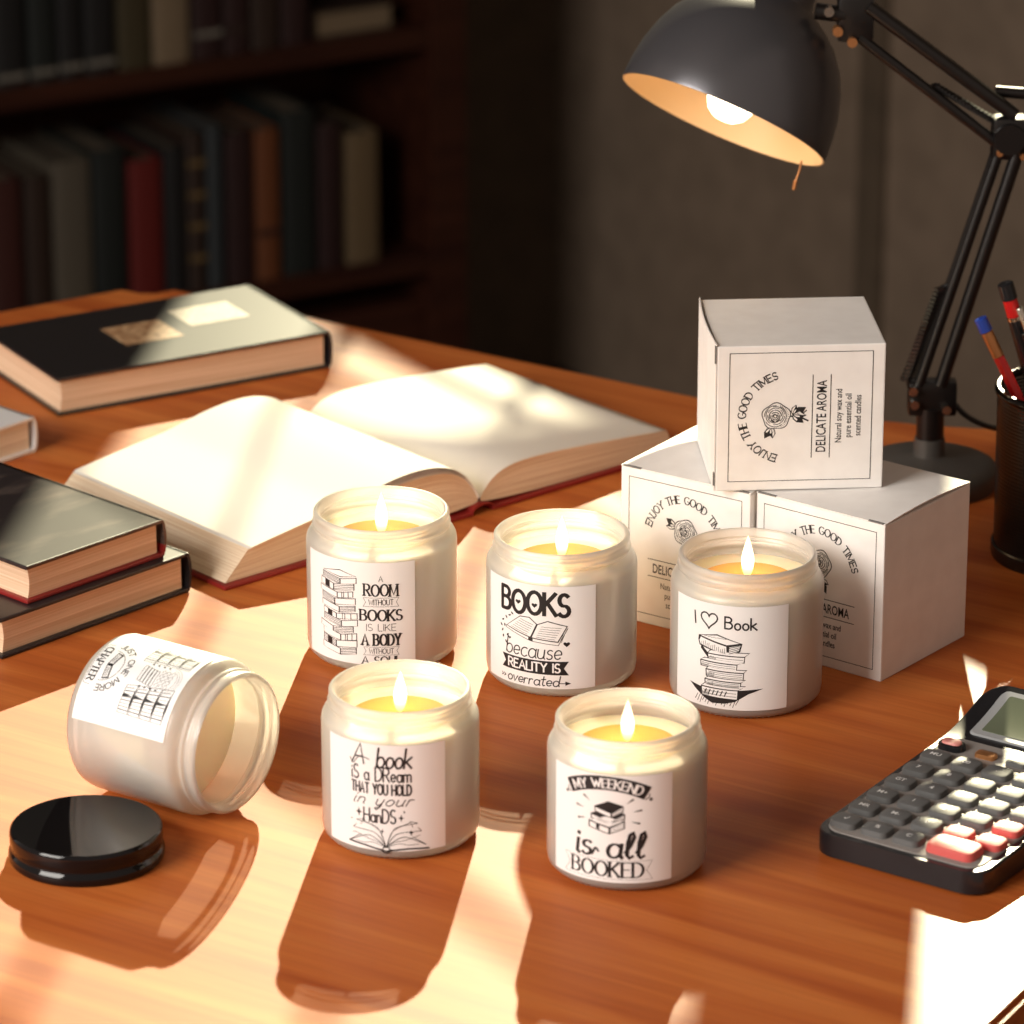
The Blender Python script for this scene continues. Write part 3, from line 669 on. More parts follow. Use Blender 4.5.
zu, zl = -.36, -.62
for a in [(2, 27, .17, 'darkred', 'dark red book with a pale spine tag, leftmost on upper shelf', [.05], 'label'),
          (29, 57, .16, 'black', 'black book with a pale spine tag right beside the dark red one', [.05], 'label'),
          (60, 84, .175, 'greenblack', 'green-black tagged book third from the left on upper shelf', [.05], 'label'),
          (86, 108, .16, 'black', 'thinner black tagged book fourth from the left on upper shelf', [.06], 'label'),
          (110, 137, .165, 'black', 'black tagged book just left of the olive-brown one on upper shelf', [.06], 'label'),
          (140, 170, .17, 'olive', 'olive-brown book left of the tan book on upper shelf', None, None),
          (172, 206, .18, 'cream', 'wide pale tan book, brightest on the upper shelf', None, None),
          (209, 236, .17, 'maroon', 'dark maroon book with a pale spine tag right of tan book', [.14], 'label'),
          (238, 262, .16, 'maroon', 'dark maroon book second to the right of the tan book', [.14], 'brown'),
          (264, 290, .17, 'brown', 'dark brown upright book near the right end of upper shelf', None, None),
          (292, 318, .165, 'maroon', 'last upright maroon book before the book lying flat on upper shelf', None, None)]:
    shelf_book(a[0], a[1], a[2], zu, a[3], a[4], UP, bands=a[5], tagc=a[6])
for a in [(-14, 16, .165, 'olive', 'olive-brown book at the left picture edge on lower shelf', None, None, .165),
          (18, 48, .16, 'darkred', 'dark red-brown wide book second from left on lower shelf', None, None, .16),
          (51, 74, .158, 'brown', 'dark brown book between the red-brown and the greige ones', None, None, .16),
          (76, 111, .17, 'greige', 'wide greyish beige book, palest at the left of lower shelf', None, None, .17),
          (113, 143, .175, 'greenblack', 'green-black book right of the greyish beige one', None, None, .16),
          (146, 177, .158, 'scarlet', 'bright red book in the middle of the lower shelf', None, None, .15),
          (179, 199, .165, 'black', 'narrow black book right of the bright red one', None, None, .15),
          (200, 217, .178, 'brown', 'brown book with gold spine bands left of the slate book', [.2, .4, .6, .8], 'gold', .15),
          (219, 234, .182, 'slate', 'slim slate-grey book with a plain spine on lower shelf', None, None, .15),
          (237, 262, .172, 'maroon', 'maroon book between slate and orange books', None, None, .15),
          (265, 288, .17, 'orange', 'orange-brown book with a dark band on lower shelf', [.3], 'maroon', .15),
          (291, 322, .185, 'greenblack', 'tallest dark green book right of the orange-brown one', None, None, .15),
          (325, 348, .165, 'maroon', 'dark maroon book next to the tan one at shelf end', None, None, .15),
          (352, 384, .15, 'tan', 'tan book standing last at right end of lower shelf', None, None, .15)]:
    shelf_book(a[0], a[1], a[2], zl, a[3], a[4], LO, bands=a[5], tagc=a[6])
s1 = (465 - 402) / 771.0
pos = CO - E1 * (s1 + .10) - E2 * .02
t = thing('book', 'pale brown book lying flat at the right end of upper shelf', 'book', (pos.x, pos.y, zu), TH, UP)
bm = bmesh.new(); add_box(bm, 0, .10, 0, .14, 0, .0025); add_box(bm, 0, .10, 0, .14, .0275, .03); add_box(bm, 0, .003, 0, .14, .0025, .0275); obj('cover', bm, SM['brown'], t)
bm = bmesh.new(); add_box(bm, .003, .098, .003, .137, .0025, .0275); obj('page_block', bm, SM['cream'], t)

# ------------------------------------------------------------------ CLOSED BOOKS ON THE DESK
def closed_book(label, loc, rot, W, D, h, cov, edge, print_fn=None, spine='right', bot=None, over=.0025):
    t = thing('closed_book', label, 'book', loc, R(rot))
    b = .0022
    bm = bmesh.new()
    add_box(bm, 0, W, 0, D, h - b, h, .0007)
    add_box(bm, 0, W, 0, D, 0, b, .0007)
    n = 8; pr = None
    if spine == 'right':
        for i in range(n + 1):
            a = math.pi * i / n; z = h / 2 - math.cos(a) * h / 2; x = W - .001 + math.sin(a) * .003
            cur = [bm.verts.new((x, 0, z)), bm.verts.new((x, D, z)), bm.verts.new((x - .0015, D, z)), bm.verts.new((x - .0015, 0, z))]
            if pr:
                for k in range(4): bm.faces.new((pr[k], pr[(k + 1) % 4], cur[(k + 1) % 4], cur[k]))
            else: bm.faces.new(cur)
            pr = cur
        bm.faces.new(pr)
    else:
        add_box(bm, 0, W, D - b, D + .001, 0, h, .0008)
    mats = [cov] + ([bot] if bot else [])
    if bot:
        bm.faces.ensure_lookup_table()
        for f_ in bm.faces:
            if f_.calc_center_median().z < h * .3: f_.material_index = 1
    cvo = obj('cover', bm, mats, t)
    bm = bmesh.new(); o = over; n = 6
    x0, x1, y0, y1 = o, W - (.003 if spine == 'right' else o), o, D - (o if spine == 'right' else .003)
    rings = []
    for i in range(n + 1):
        z = b + (h - 2 * b) * i / n; c = .0012 * math.sin(math.pi * i / n)
        rings.append([bm.verts.new(v) for v in ((x0 + (c if spine == 'right' else 0), y0, z), (x1, y0, z), (x1, y1, z), (x0 + (c if spine == 'right' else 0), y1, z))])
    for a_, b_ in zip(rings, rings[1:]):
        for k in range(4): bm.faces.new((a_[k], a_[(k + 1) % 4], b_[(k + 1) % 4], b_[k]))
    bm.faces.new(rings[0]); bm.faces.new(rings[-1])
    obj('page_block', bm, edge, t)
    if print_fn: print_fn(cvo, W, D, h)
    return t
cv_black = mat('glossy black cover', (.010, .011, .014), .3, Coat_Weight=.6, Coat_Roughness=.18)
cv_photo = cover_mat('dark printed cover', (.022, .018, .020), (.20, .15, .125), (16, 46, 1), .50, .80, .3)
cv_plain = mat('black cloth cover', (.016, .014, .016), .35)
cv_white = mat('white cover', (.78, .76, .75), .35)
def plaque(t, W, D, h):
    m1 = noisy(mat('beige picture patch', (.4, .2, .1), .35), (.30, .15, .07), (.62, .40, .22), nscale=30)
    m2 = noisy(mat('grey title patch', (.6, .5, .4), .35), (.25, .20, .15), (.45, .38, .30), nscale=60)
    for x0, x1, y0, y1, m in ((.062, .100, .036, .072, m1), (.112, .152, .050, .084, m2)):
        bm = bmesh.new(); add_box(bm, x0, x1, y0, y1, h, h + .0002); obj('cover_picture', bm, m, t)
closed_book('thick glossy black book with beige picture patches at the back left of desk', (-.2659, .4865, 0), 30, .180, .108, .0235, cv_black, M['edge'], plaque)
lowb = closed_book('black book with brown page edges, bottom of the stack at left', (-.2591, .1113, 0), 46.8, .130, .16, .0222, cv_plain, M['edge'], over=.003)
closed_book('glossy dark printed book with a red back board on top of the stack', (-.2472, .1312, .0223), 46.8, .0946, .14, .0208, cv_photo, M['edge'], bot=M['red'])
closed_book('small white-covered book at the left picture edge', (-.3265, .366, 0), 48, .08, .05, .0215, cv_white, M['edge_cream'])

# ------------------------------------------------------------------ OPEN BOOK
ob = thing('open_book', 'open hardcover book with blank cream pages and a red cover', 'book', (-.0175, .327, 0), R(41))
HL, HR, DD = .180, .150, .160
bm = bmesh.new()
add_box(bm, -HL, -.007, -.003, DD + .003, 0, .0024, .0008); add_box(bm, .007, HR, -.003, DD + .003, 0, .0024, .0008)
n = 8; pr = None
for i in range(n + 1):
    a = math.pi * i / n; x = -.008 * math.cos(a); z = .0014 + .0035 * math.sin(a)
    cur = [bm.verts.new((x, -.003, z)), bm.verts.new((x, DD + .003, z)), bm.verts.new((x, DD + .003, z + .001)), bm.verts.new((x, -.003, z + .001))]
    if pr:
        for k in range(4): bm.faces.new((pr[k], pr[(k + 1) % 4], cur[(k + 1) % 4], cur[k]))
    else: bm.faces.new(cur)
    pr = cur
bm.faces.new(pr)
obj('cover', bm, M['red'], ob)
def page_side(name, s, W, prof, slope, gaps=()):
    """curved page block; prof(t) is the top height; outer side leans out towards the bottom"""
    bm = bmesh.new(); uvl = bm.loops.layers.uv.new('UVMap'); NX, NZ = 26, 8; g = {}
    for side, y in ((0, .001), (1, DD - .001)):
        for i in range(NX + 1):
            t = (i / NX) ** 1.3
            for j in range(NZ + 1):
                v = j / NZ; zt = prof(t); base = .0026 + (.003 * (1 - t) ** 6)
                x = .001 + t * (W - slope * v - .001)
                z = base + (zt - base) * v
                g[side, i, j] = bm.verts.new((s * x, y, z))
    def face(vs, uvs, mi):
        f_ = bm.faces.new(vs); f_.material_index = mi; f_.smooth = mi == 0
        for lp, u in zip(f_.loops, uvs): lp[uvl].uv = u
    for i in range(NX):
        face((g[0, i, NZ], g[0, i + 1, NZ], g[1, i + 1, NZ], g[1, i, NZ]), ((i, 0), (i + 1, 0), (i + 1, 1), (i, 1)), 0)
        face((g[0, i, 0], g[1, i, 0], g[1, i + 1, 0], g[0, i + 1, 0]), ((0, 0),) * 4, 1)
        for sd_ in (0, 1):
            for j in range(NZ):
                u0, u1, v0, v1 = i / NX, (i + 1) / NX, j / NZ, (j + 1) / NZ
                face((g[sd_, i, j], g[sd_, i + 1, j], g[sd_, i + 1, j + 1], g[sd_, i, j + 1]), ((u0, v0), (u1, v0), (u1, v1), (u0, v1)), 1)
    for j in range(NZ):
        face((g[0, NX, j], g[1, NX, j], g[1, NX, j + 1], g[0, NX, j + 1]), ((0, j / NZ), (1, j / NZ), (1, (j + 1) / NZ), (0, (j + 1) / NZ)), 1)
    return obj(name, bm, [M['page'], M['fan']], ob)
fm = mat('fanned page edges', (.8, .66, .48), .8); nt = fm.node_tree
uv = nt.nodes.new('ShaderNodeTexCoord'); mp = nt.nodes.new('ShaderNodeMapping'); mp.inputs['Scale'].default_value = (1.2, 34, 1)
no = nt.nodes.new('ShaderNodeTexNoise'); no.inputs['Scale'].default_value = 1; no.inputs['Detail'].default_value = 5; cr = nt.nodes.new('ShaderNodeValToRGB')
cr.color_ramp.elements[0].position = .3; cr.color_ramp.elements[0].color = (.55, .33, .16, 1); cr.color_ramp.elements[1].position = .6; cr.color_ramp.elements[1].color = (.88, .74, .56, 1)
nt.links.new(uv.outputs['UV'], mp.inputs[0]); nt.links.new(mp.outputs[0], no.inputs[0]); nt.links.new(no.outputs[0], cr.inputs[0]); nt.links.new(cr.outputs[0], nt.nodes['Principled BSDF'].inputs['Base Color'])
M['fan'] = fm
def profL(t):
    return .008 + .0235 * (1 - math.exp(-t * 14)) - .0135 * t ** 1.2 + .002 * math.sin(t * 3.1)
def profR(t):
    return .008 + .0175 * (1 - math.exp(-t * 13)) - .0105 * t + .001 * math.sin(t * 3.1)
page_side('page_block', -1, HL - .003, profL, .016)
page_side('page_block', 1, HR - .003, profR, .006)
for k, dz in enumerate((.0012, .0026, .0042)):      # loose leaves arching up near the gutter
    bm = bmesh.new(); rows = []
    for i in range(30):
        t = (i / 29) ** 1.2; x = -(.001 + t * (HL - .0205 - .0005 * k)); z = profL(t) + dz * math.sin(math.pi * min(1, t / .62)) ** 1.3 + .0002 + k * .0003
        rows.append([bm.verts.new((x, -.0002 * k, z)), bm.verts.new((x, DD - .001, z)), bm.verts.new((x, DD - .001, z + .0003)), bm.verts.new((x, -.0002 * k, z + .0003))])
    for a_, b_ in zip(rows, rows[1:]):
        for q in range(4): bm.faces.new((a_[q], a_[(q + 1) % 4], b_[(q + 1) % 4], b_[q]))
    bm.faces.new(rows[0]); bm.faces.new(rows[-1]); obj('loose_page', bm, M['page'], ob, smooth=True)

# ------------------------------------------------------------------ CANDLE JARS
OUT = [(0, .0006), (.031, 0), (.0348, .0012), (.0369, .0035), (.0375, .007), (.0375, .0592), (.0372, .0612), (.0363, .0631), (.0348, .0645), (.0338, .0652),
       (.0334, .0660), (.0336, .0667), (.0344, .0674), (.0344, .0684), (.0336, .0692), (.0333, .0700), (.0334, .0712), (.0338, .0722), (.0337, .0737), (.0331, .0744), (.0322, .0746)]
INN = [(.0314, .0742), (.0309, .0732), (.0306, .0718), (.0301, .0710), (.0306, .0700), (.0301, .0690), (.0306, .0680), (.0302, .0670), (.0304, .0655), (.0315, .0640), (.0338, .0622), (.0352, .0600), (.0353, .008), (.034, .0045), (.031, .0036), (0, .0036)]
def label_mesh(cv, rad, base=.0003):
    bm = bmesh.new()
    f = lambda u, v, l: (rad_at(rad, l, base) * math.sin(u / 1000 / rad), -rad_at(rad, l, base) * math.cos(u / 1000 / rad), .0330 + v / 1000)
    c0 = Canvas()
    n = 40
    for i in range(n): c0.quad(rect(-LW / 2 + LW * i / n, -LH / 2, -LW / 2 + LW * (i + 1) / n, LH / 2), 0)
    c0.build(bm, f, None); cv.build(bm, f)
    return bm
def rad_at(rad, l, base): return rad + base + l * .00009
for_label = [M['paper'], M['paper'], M['ink'], M['ink2']]
def jar_body(t):
    bm = bmesh.new(); lathe(bm, OUT + INN, 96)
    # small knurls round the foot
    for i in range(72):
        a = 2 * math.pi * i / 72; c_ = Matrix.Rotation(a, 4, 'Z') @ Matrix.Translation((.0336, 0, .0007))
        add_box(bm, -.0004, .0004, -.0003, .0003, -.0002, .0004, mtx=c_)
    return obj('frosted_jar', bm, M['frost'], t, smooth=True)
def candle(label, x, y, s, rotz, cv, flame_h=1.0, lean=0.0):
    t = thing('candle_jar', label, 'candle', (x, y, 0), R(rotz), 'burning jar candles')
    t.scale = (s, s, s)
    jar_body(t)
    bm = bmesh.new(); lathe(bm, [(0, .0038), (.031, .0038), (.0345, .0072), (.0349, .0588), (.0346, .0600), (.0335, .0603), (.0262, .0600), (.0238, .0594), (0, .0592)], 64)
    wx = obj('wax', bm, M['wax'], t, smooth=True)
    bm = bmesh.new(); lathe(bm, [(0, .05925), (.0236, .05925), (.0239, .0596), (0, .0597)], 64); obj('melted_wax', bm, M['pool'], wx, smooth=True)
    bm = bmesh.new(); tube(bm, [(0, 0, .0594), (0, 0, .0615), (.0003, 0, .0632), (.0008, 0, .0645)], .0007); wk = obj('wick', bm, M['wick'], t, smooth=True)
    bm = bmesh.new(); pr = []
    for i in range(17):
        u = i / 16; r = .0031 * (math.sin(math.pi * min(1, u ** .72)) ** .9) * (1.0 if u < .5 else 1.0 - .25 * (u - .5)); pr.append((max(r, 0) if 0 < i < 16 else 0, .0606 + .0222 * flame_h * u))
    lathe(bm, pr, 24)
    for v in bm.verts: v.co.x += lean * max(0, v.co.z - .064) * 1.0
    obj('flame', bm, M['flame'], wk, smooth='all')
    lab = obj('label', label_mesh(cv, .0375), for_label, t, recalc=False)
    ld = bpy.data.lights.new('flame_light', 'POINT'); lo = bpy.data.objects.new('flame_light', ld); COL.objects.link(lo)
    ld.energy = .12; ld.color = (1, .64, .36); ld.shadow_soft_size = .003; lo.location = (x, y, .0735 * s + .002)
    return t
candle('burning jar candle whose label reads A ROOM WITHOUT BOOKS IS LIKE A BODY', -.0661, .1279, 1.02, -20, label_room(), 1.02)
candle('burning jar candle whose label reads BOOKS because REALITY IS overrated', .0249, .0964, 1.01, -21.5, label_books(), 1.02)
candle('burning jar candle whose label reads I heart Book over an engraved book pile', .1164, .069, 1.012, -18, label_heart(), 1.0)
candle('burning jar candle whose label reads A book iS a DReam THAT YOU HOLD', -.0515, -.0965, .972, -12, label_dream(), 1.0, .02)
candle('burning jar candle whose label reads MY WEEKEND is all BOOKED', .0523, -.1305, .972, -15, label_booked(), .98)

# lying empty jar
lj = thing('glass_jar', 'unlit frosted jar lying on its side, label reads JUST ONE MORE CHAPTER', 'jar')
ax = R(-34)
zdir = Vector((math.cos(ax), math.sin(ax), 0)); 
roll = R(28)      # how far the label centre sits off the top towards the viewer
side = Vector((math.sin(ax), -math.cos(ax), 0))    # horizontal, towards the viewer
nrm = Vector((0, 0, 1)) * math.cos(roll) + side * math.sin(roll)
# local -Y is the label's outward normal
ydir = -nrm; xdir = ydir.cross(zdir)
lj.matrix_world = Matrix.Translation((-.1895, -.041, .0376)) @ Matrix((xdir, ydir, zdir)).transposed().to_4x4()
lj.rotation_mode = 'XYZ'
jar_body(lj)
bm = bmesh.new(); lathe(bm, [(0, .0038), (.031, .0038), (.0345, .0072), (.0349, .047), (.034, .0472), (0, .0460)], 64); obj('wax', bm, M['wax'], lj, smooth=True)
obj('label', label_mesh(label_chapter(), .0375), for_label, lj, recalc=False)

# lid
lid = thing('jar_lid', 'glossy black metal screw lid lying flat in front of the tipped jar', 'lid', (-.1950, -.1245, 0))
bm = bmesh.new(); k = 1.02
lathe(bm, [(r * k, z) for r, z in [(0, 0.0004), (.033, .0004), (.0345, .0003), (.0350, .0010), (.0352, .0030), (.0348, .0048), (.0340, .0056), (.0337, .0064), (.0337, .0072), (.0341, .0080), (.0344, .0090), (.0344, .0130), (.0341, .0144), (.0333, .0151), (.0320, .0150), (0, .0149)]], 96)
obj('cap', bm, M['black'], lid, smooth=True)

# ------------------------------------------------------------------ WHITE BOXES
def box_art(half=39.0):
    c = Canvas(); b = 34.0
    c.stroke([(-b, -b), (b, -b), (b, b), (-b, b)], .35, 1, closed=True)
    def wp(px, py):
        a = px / 21.0; r = 21.0 + py
        return (r * math.sin(a), 5.0 + r * math.cos(a))
    c.text('ENJOY THE GOOD TIMES', 0, 0, 3.8, .19, pen=.45, serif=True, warp=wp, width=54)
    art_rose(c, .5, 11.5, 1.38)
    c.stroke([(-22, -5.6), (22, -5.6)], .38); c.stroke([(-22, -14.2), (22, -14.2)], .38)
    c.font('DELICATE AROMA', 0, -12.2, 6.6, sx=.70, bold=.08)
    c.font('Natural soy wax and', 0, -19.6, 4.3, sx=.80, bold=.04); c.font('pure essential oil', 0, -24.2, 4.3, sx=.80, bold=.04); c.font('scented candles', 0, -28.8, 4.3, sx=.80, bold=.04)
    return c
def carton(label, loc, rot, W, D, h, side=False, roll=False, arch=.0016):
    """W along local x, D along local y (printed face is the left-hand one, x=0 ... or the front y=0)"""
    t = thing('gift_box', label, 'box', loc, R(rot), 'white candle boxes')
    bm = bmesh.new(); add_box(bm, 0, W, 0, D, 0, h - .0012, .0007)
    for f_ in bm.faces: f_.material_index = 0
    s = h / 84.9 * 1000
    if not side:     # print on x = 0 face, reading left to right from local y = D to y = 0
        fm_ = lambda u, v, l: (-.00008 * (l + .5), D / 2 - u / 1000 * D / .078, h / 2 + v / 1000 * h / .0785)
    else:            # print on the y = 0 face turned a quarter turn: reads upwards
        fm_ = lambda u, v, l: (W / 2 - v / 1000 * W / .080, -.00008 * (l + .5), h / 2 + u / 1000 * h / .078)
    box_art().build(bm, fm_, None)
    obj('carton', bm, [M['white'], M['white'], M['ink'], M['ink2']], t, recalc=False)
    # closing flap with a slightly bowed edge
    bm = bmesh.new(); NX = 12; g = {}
    for i in range(NX + 1):
        for j in range(NX + 1):
            u, v = i / NX, j / NX
            if not side:
                z = h - .0010 + arch * math.sin(math.pi * u) * (1 - v) ** 2
                for q in (0, 1): g[i, j, q] = bm.verts.new((W * u, D * v, z + q * .0006))
            else:
                x = -.0002 - arch * math.sin(math.pi * u) * (v ** 2)
                for q in (0, 1): g[i, j, q] = bm.verts.new((x - q * .0006, D * u, h * v))
    for q in (0, 1):
        for i in range(NX):
            for j in range(NX): bm.faces.new((g[i, j, q], g[i + 1, j, q], g[i + 1, j + 1, q], g[i, j + 1, q]))
    for i in range(NX):
        for a_, b_ in (((i, 0), (i + 1, 0)), ((i, NX), (i + 1, NX)), ((0, i), (0, i + 1)), ((NX, i), (NX, i + 1))):
            bm.faces.new((g[a_[0], a_[1], 0], g[b_[0], b_[1], 0], g[b_[0], b_[1], 1], g[a_[0], a_[1], 1]))
    obj('lid_flap', bm, M['white'], t, smooth=True)
    for q in ([(-.0012, -.0004, -.0001, .0012, h * .87, h * .99), (-.0012, -.0004, -.0001, .0012, h * .04, h * .13)] if side else
              [(-.0002, .0010, D - .012, D - .001, h - .0008, h - .0001), (-.0002, .0010, .001, .010, h - .0008, h - .0001)]):
        bm = bmesh.new(); add_box(bm, *q); obj('tuck_slit', bm, M['ink2'], t)
    return t
carton('white gift box at the lower right of the three, right of the heart candle', (.1849, .0819, 0), math.degrees(.9102) , .0784, .0776, .0849)
carton('white gift box at the lower left, half hidden behind the heart candle', (.1204, .1266, 0), math.degrees(.9742), .0784, .0776, .0849)
carton('white gift box lying on its side on top of the two others', (.1025, .1275, .0853), 4.0, .0849, .0776, .078, side=True)

# ------------------------------------------------------------------ DESK LAMP
UPI = Vector((0, math.sin(R(20.42)), math.cos(R(20.42)))); TOV = Vector((0, -math.cos(R(20.42)), math.sin(R(20.42)))); RT = Vector((1, 0, 0))
LB = Vector((.2340, .372, 0))
lamp = thing('desk_lamp', 'black and charcoal articulated desk lamp, lit, behind the white boxes', 'lamp', tuple(LB))
def LP(px, py, fw=0.0):
    """a point of the lamp's vertical plane, given in its own millimetres right of and above the base centre"""
    return Vector((px / 1000, -fw / 1000, py / 1000))
bm = bmesh.new(); lathe(bm, [(0, 0), (.0375, 0), (.0385, .002), (.0385, .010), (.037, .0125), (.032, .0145), (.012, .0165), (.009, .018), (.0085, .028), (0, .028)], 64); obj('base', bm, mat('charcoal lamp base', (.085, .078, .072), .42, Metallic=.3), lamp, smooth=True)
bm = bmesh.new(); rod(bm, LP(0, 24), LP(0, 46), .0078, 20); add_box(bm, -.013, .014, -.006, .006, .042, .062, .002)
obj('joint', bm, M['darkmetal'], lamp, smooth=True)
for x, z in ((-10, 50), (8, 47), (-11, 58)):
    bm = bmesh.new(); rod(bm, LP(x, z, 10), LP(x, z, -8), .0026, 12); obj('bolt', bm, M['chrome'], lamp, smooth=True)
EL = LP(40.5, 187)
def bar(name, a, b, r=.0024, m='darkmetal'):
    bm = bmesh.new(); rod(bm, a, b, r, 12); return obj(name, bm, M[m], lamp, smooth=True)
bar('lower_arm', LP(-7.5, 60, 4), LP(33, 198, 4), .0030); bar('lower_arm', LP(4.6, 60, 4), LP(43, 197, 4), .0038)
bar('lower_arm', LP(-7.5, 60, -4), LP(33, 198, -4), .0030)
def coil(a, b, r, n, w):
    bm = bmesh.new(); tube(bm, [a + (b - a) * (i / n) + Vector((r * math.cos(i * 1.25), r * math.sin(i * 1.25), 0)) for i in range(n + 1)], w, 5); obj('spring', bm, M['darkmetal'], lamp, smooth=True)
coil(LP(-15, 62, 2), LP(3, 116, 2), .0022, 120, .0015)
bar('spring_hook', LP(3, 116, 2), LP(9, 119, 2), .0014)
bm = bmesh.new(); add_box(bm, .028, .048, -.007, .007, .190, .214, .003); rod(bm, LP(37, 203, 11), LP(37, 203, -9), .0085, 20)
obj('elbow', bm, M['darkmetal'], lamp, smooth=True)
bm = bmesh.new(); rod(bm, LP(30, 226, -6), LP(54, 224, -6), .0032, 16); obj('wing_knob', bm, M['darkmetal'], lamp, smooth=True)
for x, z in ((45, 193), (32, 195)):
    bm = bmesh.new(); rod(bm, LP(x, z, 9.5), LP(x, z, 7), .0018, 12); obj('bolt', bm, M['copper'], lamp, smooth=True)
bar('upper_arm', LP(-42, 276, 4), LP(40, 215, 4), .0038); bar('upper_arm', LP(-46, 259, 4), LP(34, 197, 4), .0030)
bar('upper_arm', LP(-42, 276, -4), LP(40, 215, -4), .0030)
coil(LP(-4, 231, 0), LP(33, 209, 0), .0021, 90, .0014)
bm = bmesh.new(); add_box(bm, -.058, -.038, -.006, .006, .256, .282, .003); rod(bm, LP(-70, 273, 2), LP(-54, 271, 2), .0046, 16); obj('head_joint', bm, M['darkmetal'], lamp, smooth=True)
for x, z, m in ((-63, 274, 'chrome'), (-58, 263, 'copper'), (-50, 257, 'copper')):
    bm = bmesh.new(); rod(bm, LP(x, z, 9), LP(x, z, 3), .0028, 12); obj('bolt', bm, M[m], lamp, smooth=True)
# shade: axis points down-left and a little towards the viewer
rim_c = Vector((-.1186, 0, .212))
down = Vector((-.40, -.375, -.835)).normalized()
SMx = Matrix.Translation(rim_c) @ (-down).to_track_quat('Z', 'Y').to_matrix().to_4x4()
RR = .0598
prof = [(RR * 1.0, -.0005), (RR * 1.005, .001), (RR * .995, .012), (RR * .965, .024), (RR * .905, .036), (RR * .82, .047), (RR * .70, .0565), (RR * .56, .064), (RR * .42, .0695), (RR * .36, .073), (RR * .34, .078), (RR * .335, .098), (RR * .30, .101), (0, .1015)]
inn = [(0, .064), (RR * .34, .0635), (RR * .55, .0605), (RR * .69, .053), (RR * .80, .0445), (RR * .885, .034), (RR * .945, .0225), (RR * .975, .011), (RR * .985, .0), (RR * .985, -.0005)]
bm = bmesh.new(); lathe(bm, prof, 72); shd = obj('lamp_shade', bm, M['shade'], lamp, smooth=True); shd.matrix_local = SMx
bm = bmesh.new(); lathe(bm, inn + [(RR * 1.0, -.0006)], 72); obj('shade_lining', bm, M['shade_in'], shd, smooth=True)
bm = bmesh.new(); lathe(bm, [(0, -.001), (.006, -.0001), (.0105, .003), (.0132, .008), (.0132, .013), (.010, .023), (.007, .034), (.006, .040), (.006, .062), (0, .062)], 32); obj('bulb', bm, M['bulb'], lamp, smooth=True).matrix_local = SMx
bm = bmesh.new(); c0 = Vector((-.0755, 0, .1885)); tube(bm, [c0, c0 + Vector((-.001, 0, -.006)), c0 + Vector((-.003, 0, -.0115))], .0006, 6); rod(bm, c0 + Vector((-.003, 0, -.0115)), c0 + Vector((-.0038, 0, -.0165)), .0011, 8)
obj('pull_cord', bm, M['copper'], lamp, smooth=True)
bm = bmesh.new(); tube(bm, spline([(.010, 0, .052), (.020, .002, .040), (.036, .01, .030), (.055, .03, .022), (.085, .05, .012), (.10, .06, .003)], 8), .0016, 8); obj('power_cable', bm, M['darkmetal'], lamp, smooth=True)
ld = bpy.data.lights.new('bulb_light', 'POINT'); lo = bpy.data.objects.new('bulb_light', ld); COL.objects.link(lo)
ld.energy = .03; ld.color = (1, .72, .42); ld.shadow_soft_size = .008; lo.location = LB + rim_c + down * .004

# ------------------------------------------------------------------ PEN CUP
cup = thing('pen_cup', 'round black wire-mesh pen cup at the right picture edge', 'pen cup', (.2980, .262, 0))
mm = mat('black wire mesh', (.012, .011, .011), .3, Metallic=.5); nt = mm.node_tree; b = nt.nodes['Principled BSDF']
tcn = nt.nodes.new('ShaderNodeTexCoord'); mp = nt.nodes.new('ShaderNodeMapping'); mp.inputs['Scale'].default_value = (150, 45, 1); mp.inputs['Rotation'].default_value = (0, 0, 0)
ck = nt.nodes.new('ShaderNodeTexVoronoi'); ck.inputs['Scale'].default_value = 1; ck.inputs['Randomness'].default_value = 0
mt = nt.nodes.new('ShaderNodeMath'); mt.operation = 'GREATER_THAN'; mt.inputs[1].default_value = .25
nt.links.new(tcn.outputs['UV'], mp.inputs[0]); nt.links.new(mp.outputs[0], ck.inputs[0]); nt.links.new(ck.outputs['Distance'], mt.inputs[0]); nt.links.new(mt.outputs[0], b.inputs['Alpha'])
bm = bmesh.new(); uvl = bm.loops.layers.uv.new('UVMap'); seg = 64
CRd = .0395
ring = [[bm.verts.new((CRd * (.97 + .03 * z / .094) * math.cos(2 * math.pi * i / seg), CRd * (.97 + .03 * z / .094) * math.sin(2 * math.pi * i / seg), z)) for i in range(seg)] for z in (.004, .030, .062, .092)]
for r_, (a_, b_) in enumerate(zip(ring, ring[1:])):
    for i in range(seg):
        f_ = bm.faces.new((a_[i], a_[(i + 1) % seg], b_[(i + 1) % seg], b_[i]))
        for lp, u in zip(f_.loops, ((i / seg, r_ / 3), ((i + 1) / seg, r_ / 3), ((i + 1) / seg, (r_ + 1) / 3), (i / seg, (r_ + 1) / 3))): lp[uvl].uv = u
obj('mesh_wall', bm, mm, cup, smooth='all')
bm = bmesh.new(); lathe(bm, [(0, 0), (.0395, 0), (.0400, .002), (.0398, .007), (.0388, .0078), (.0384, .004), (0, .003)], 64); obj('base', bm, M['glossblack'], cup, smooth=True)
bm = bmesh.new(); lathe(bm, [(.0388 + .0022 * math.cos(a), .0935 + .0025 * math.sin(a)) for a in [2 * math.pi * i / 10 for i in range(10)]], 64, closed=True); obj('rim', bm, mat('rim metal', (.02, .018, .018), .15, Metallic=.8), cup, smooth=True)
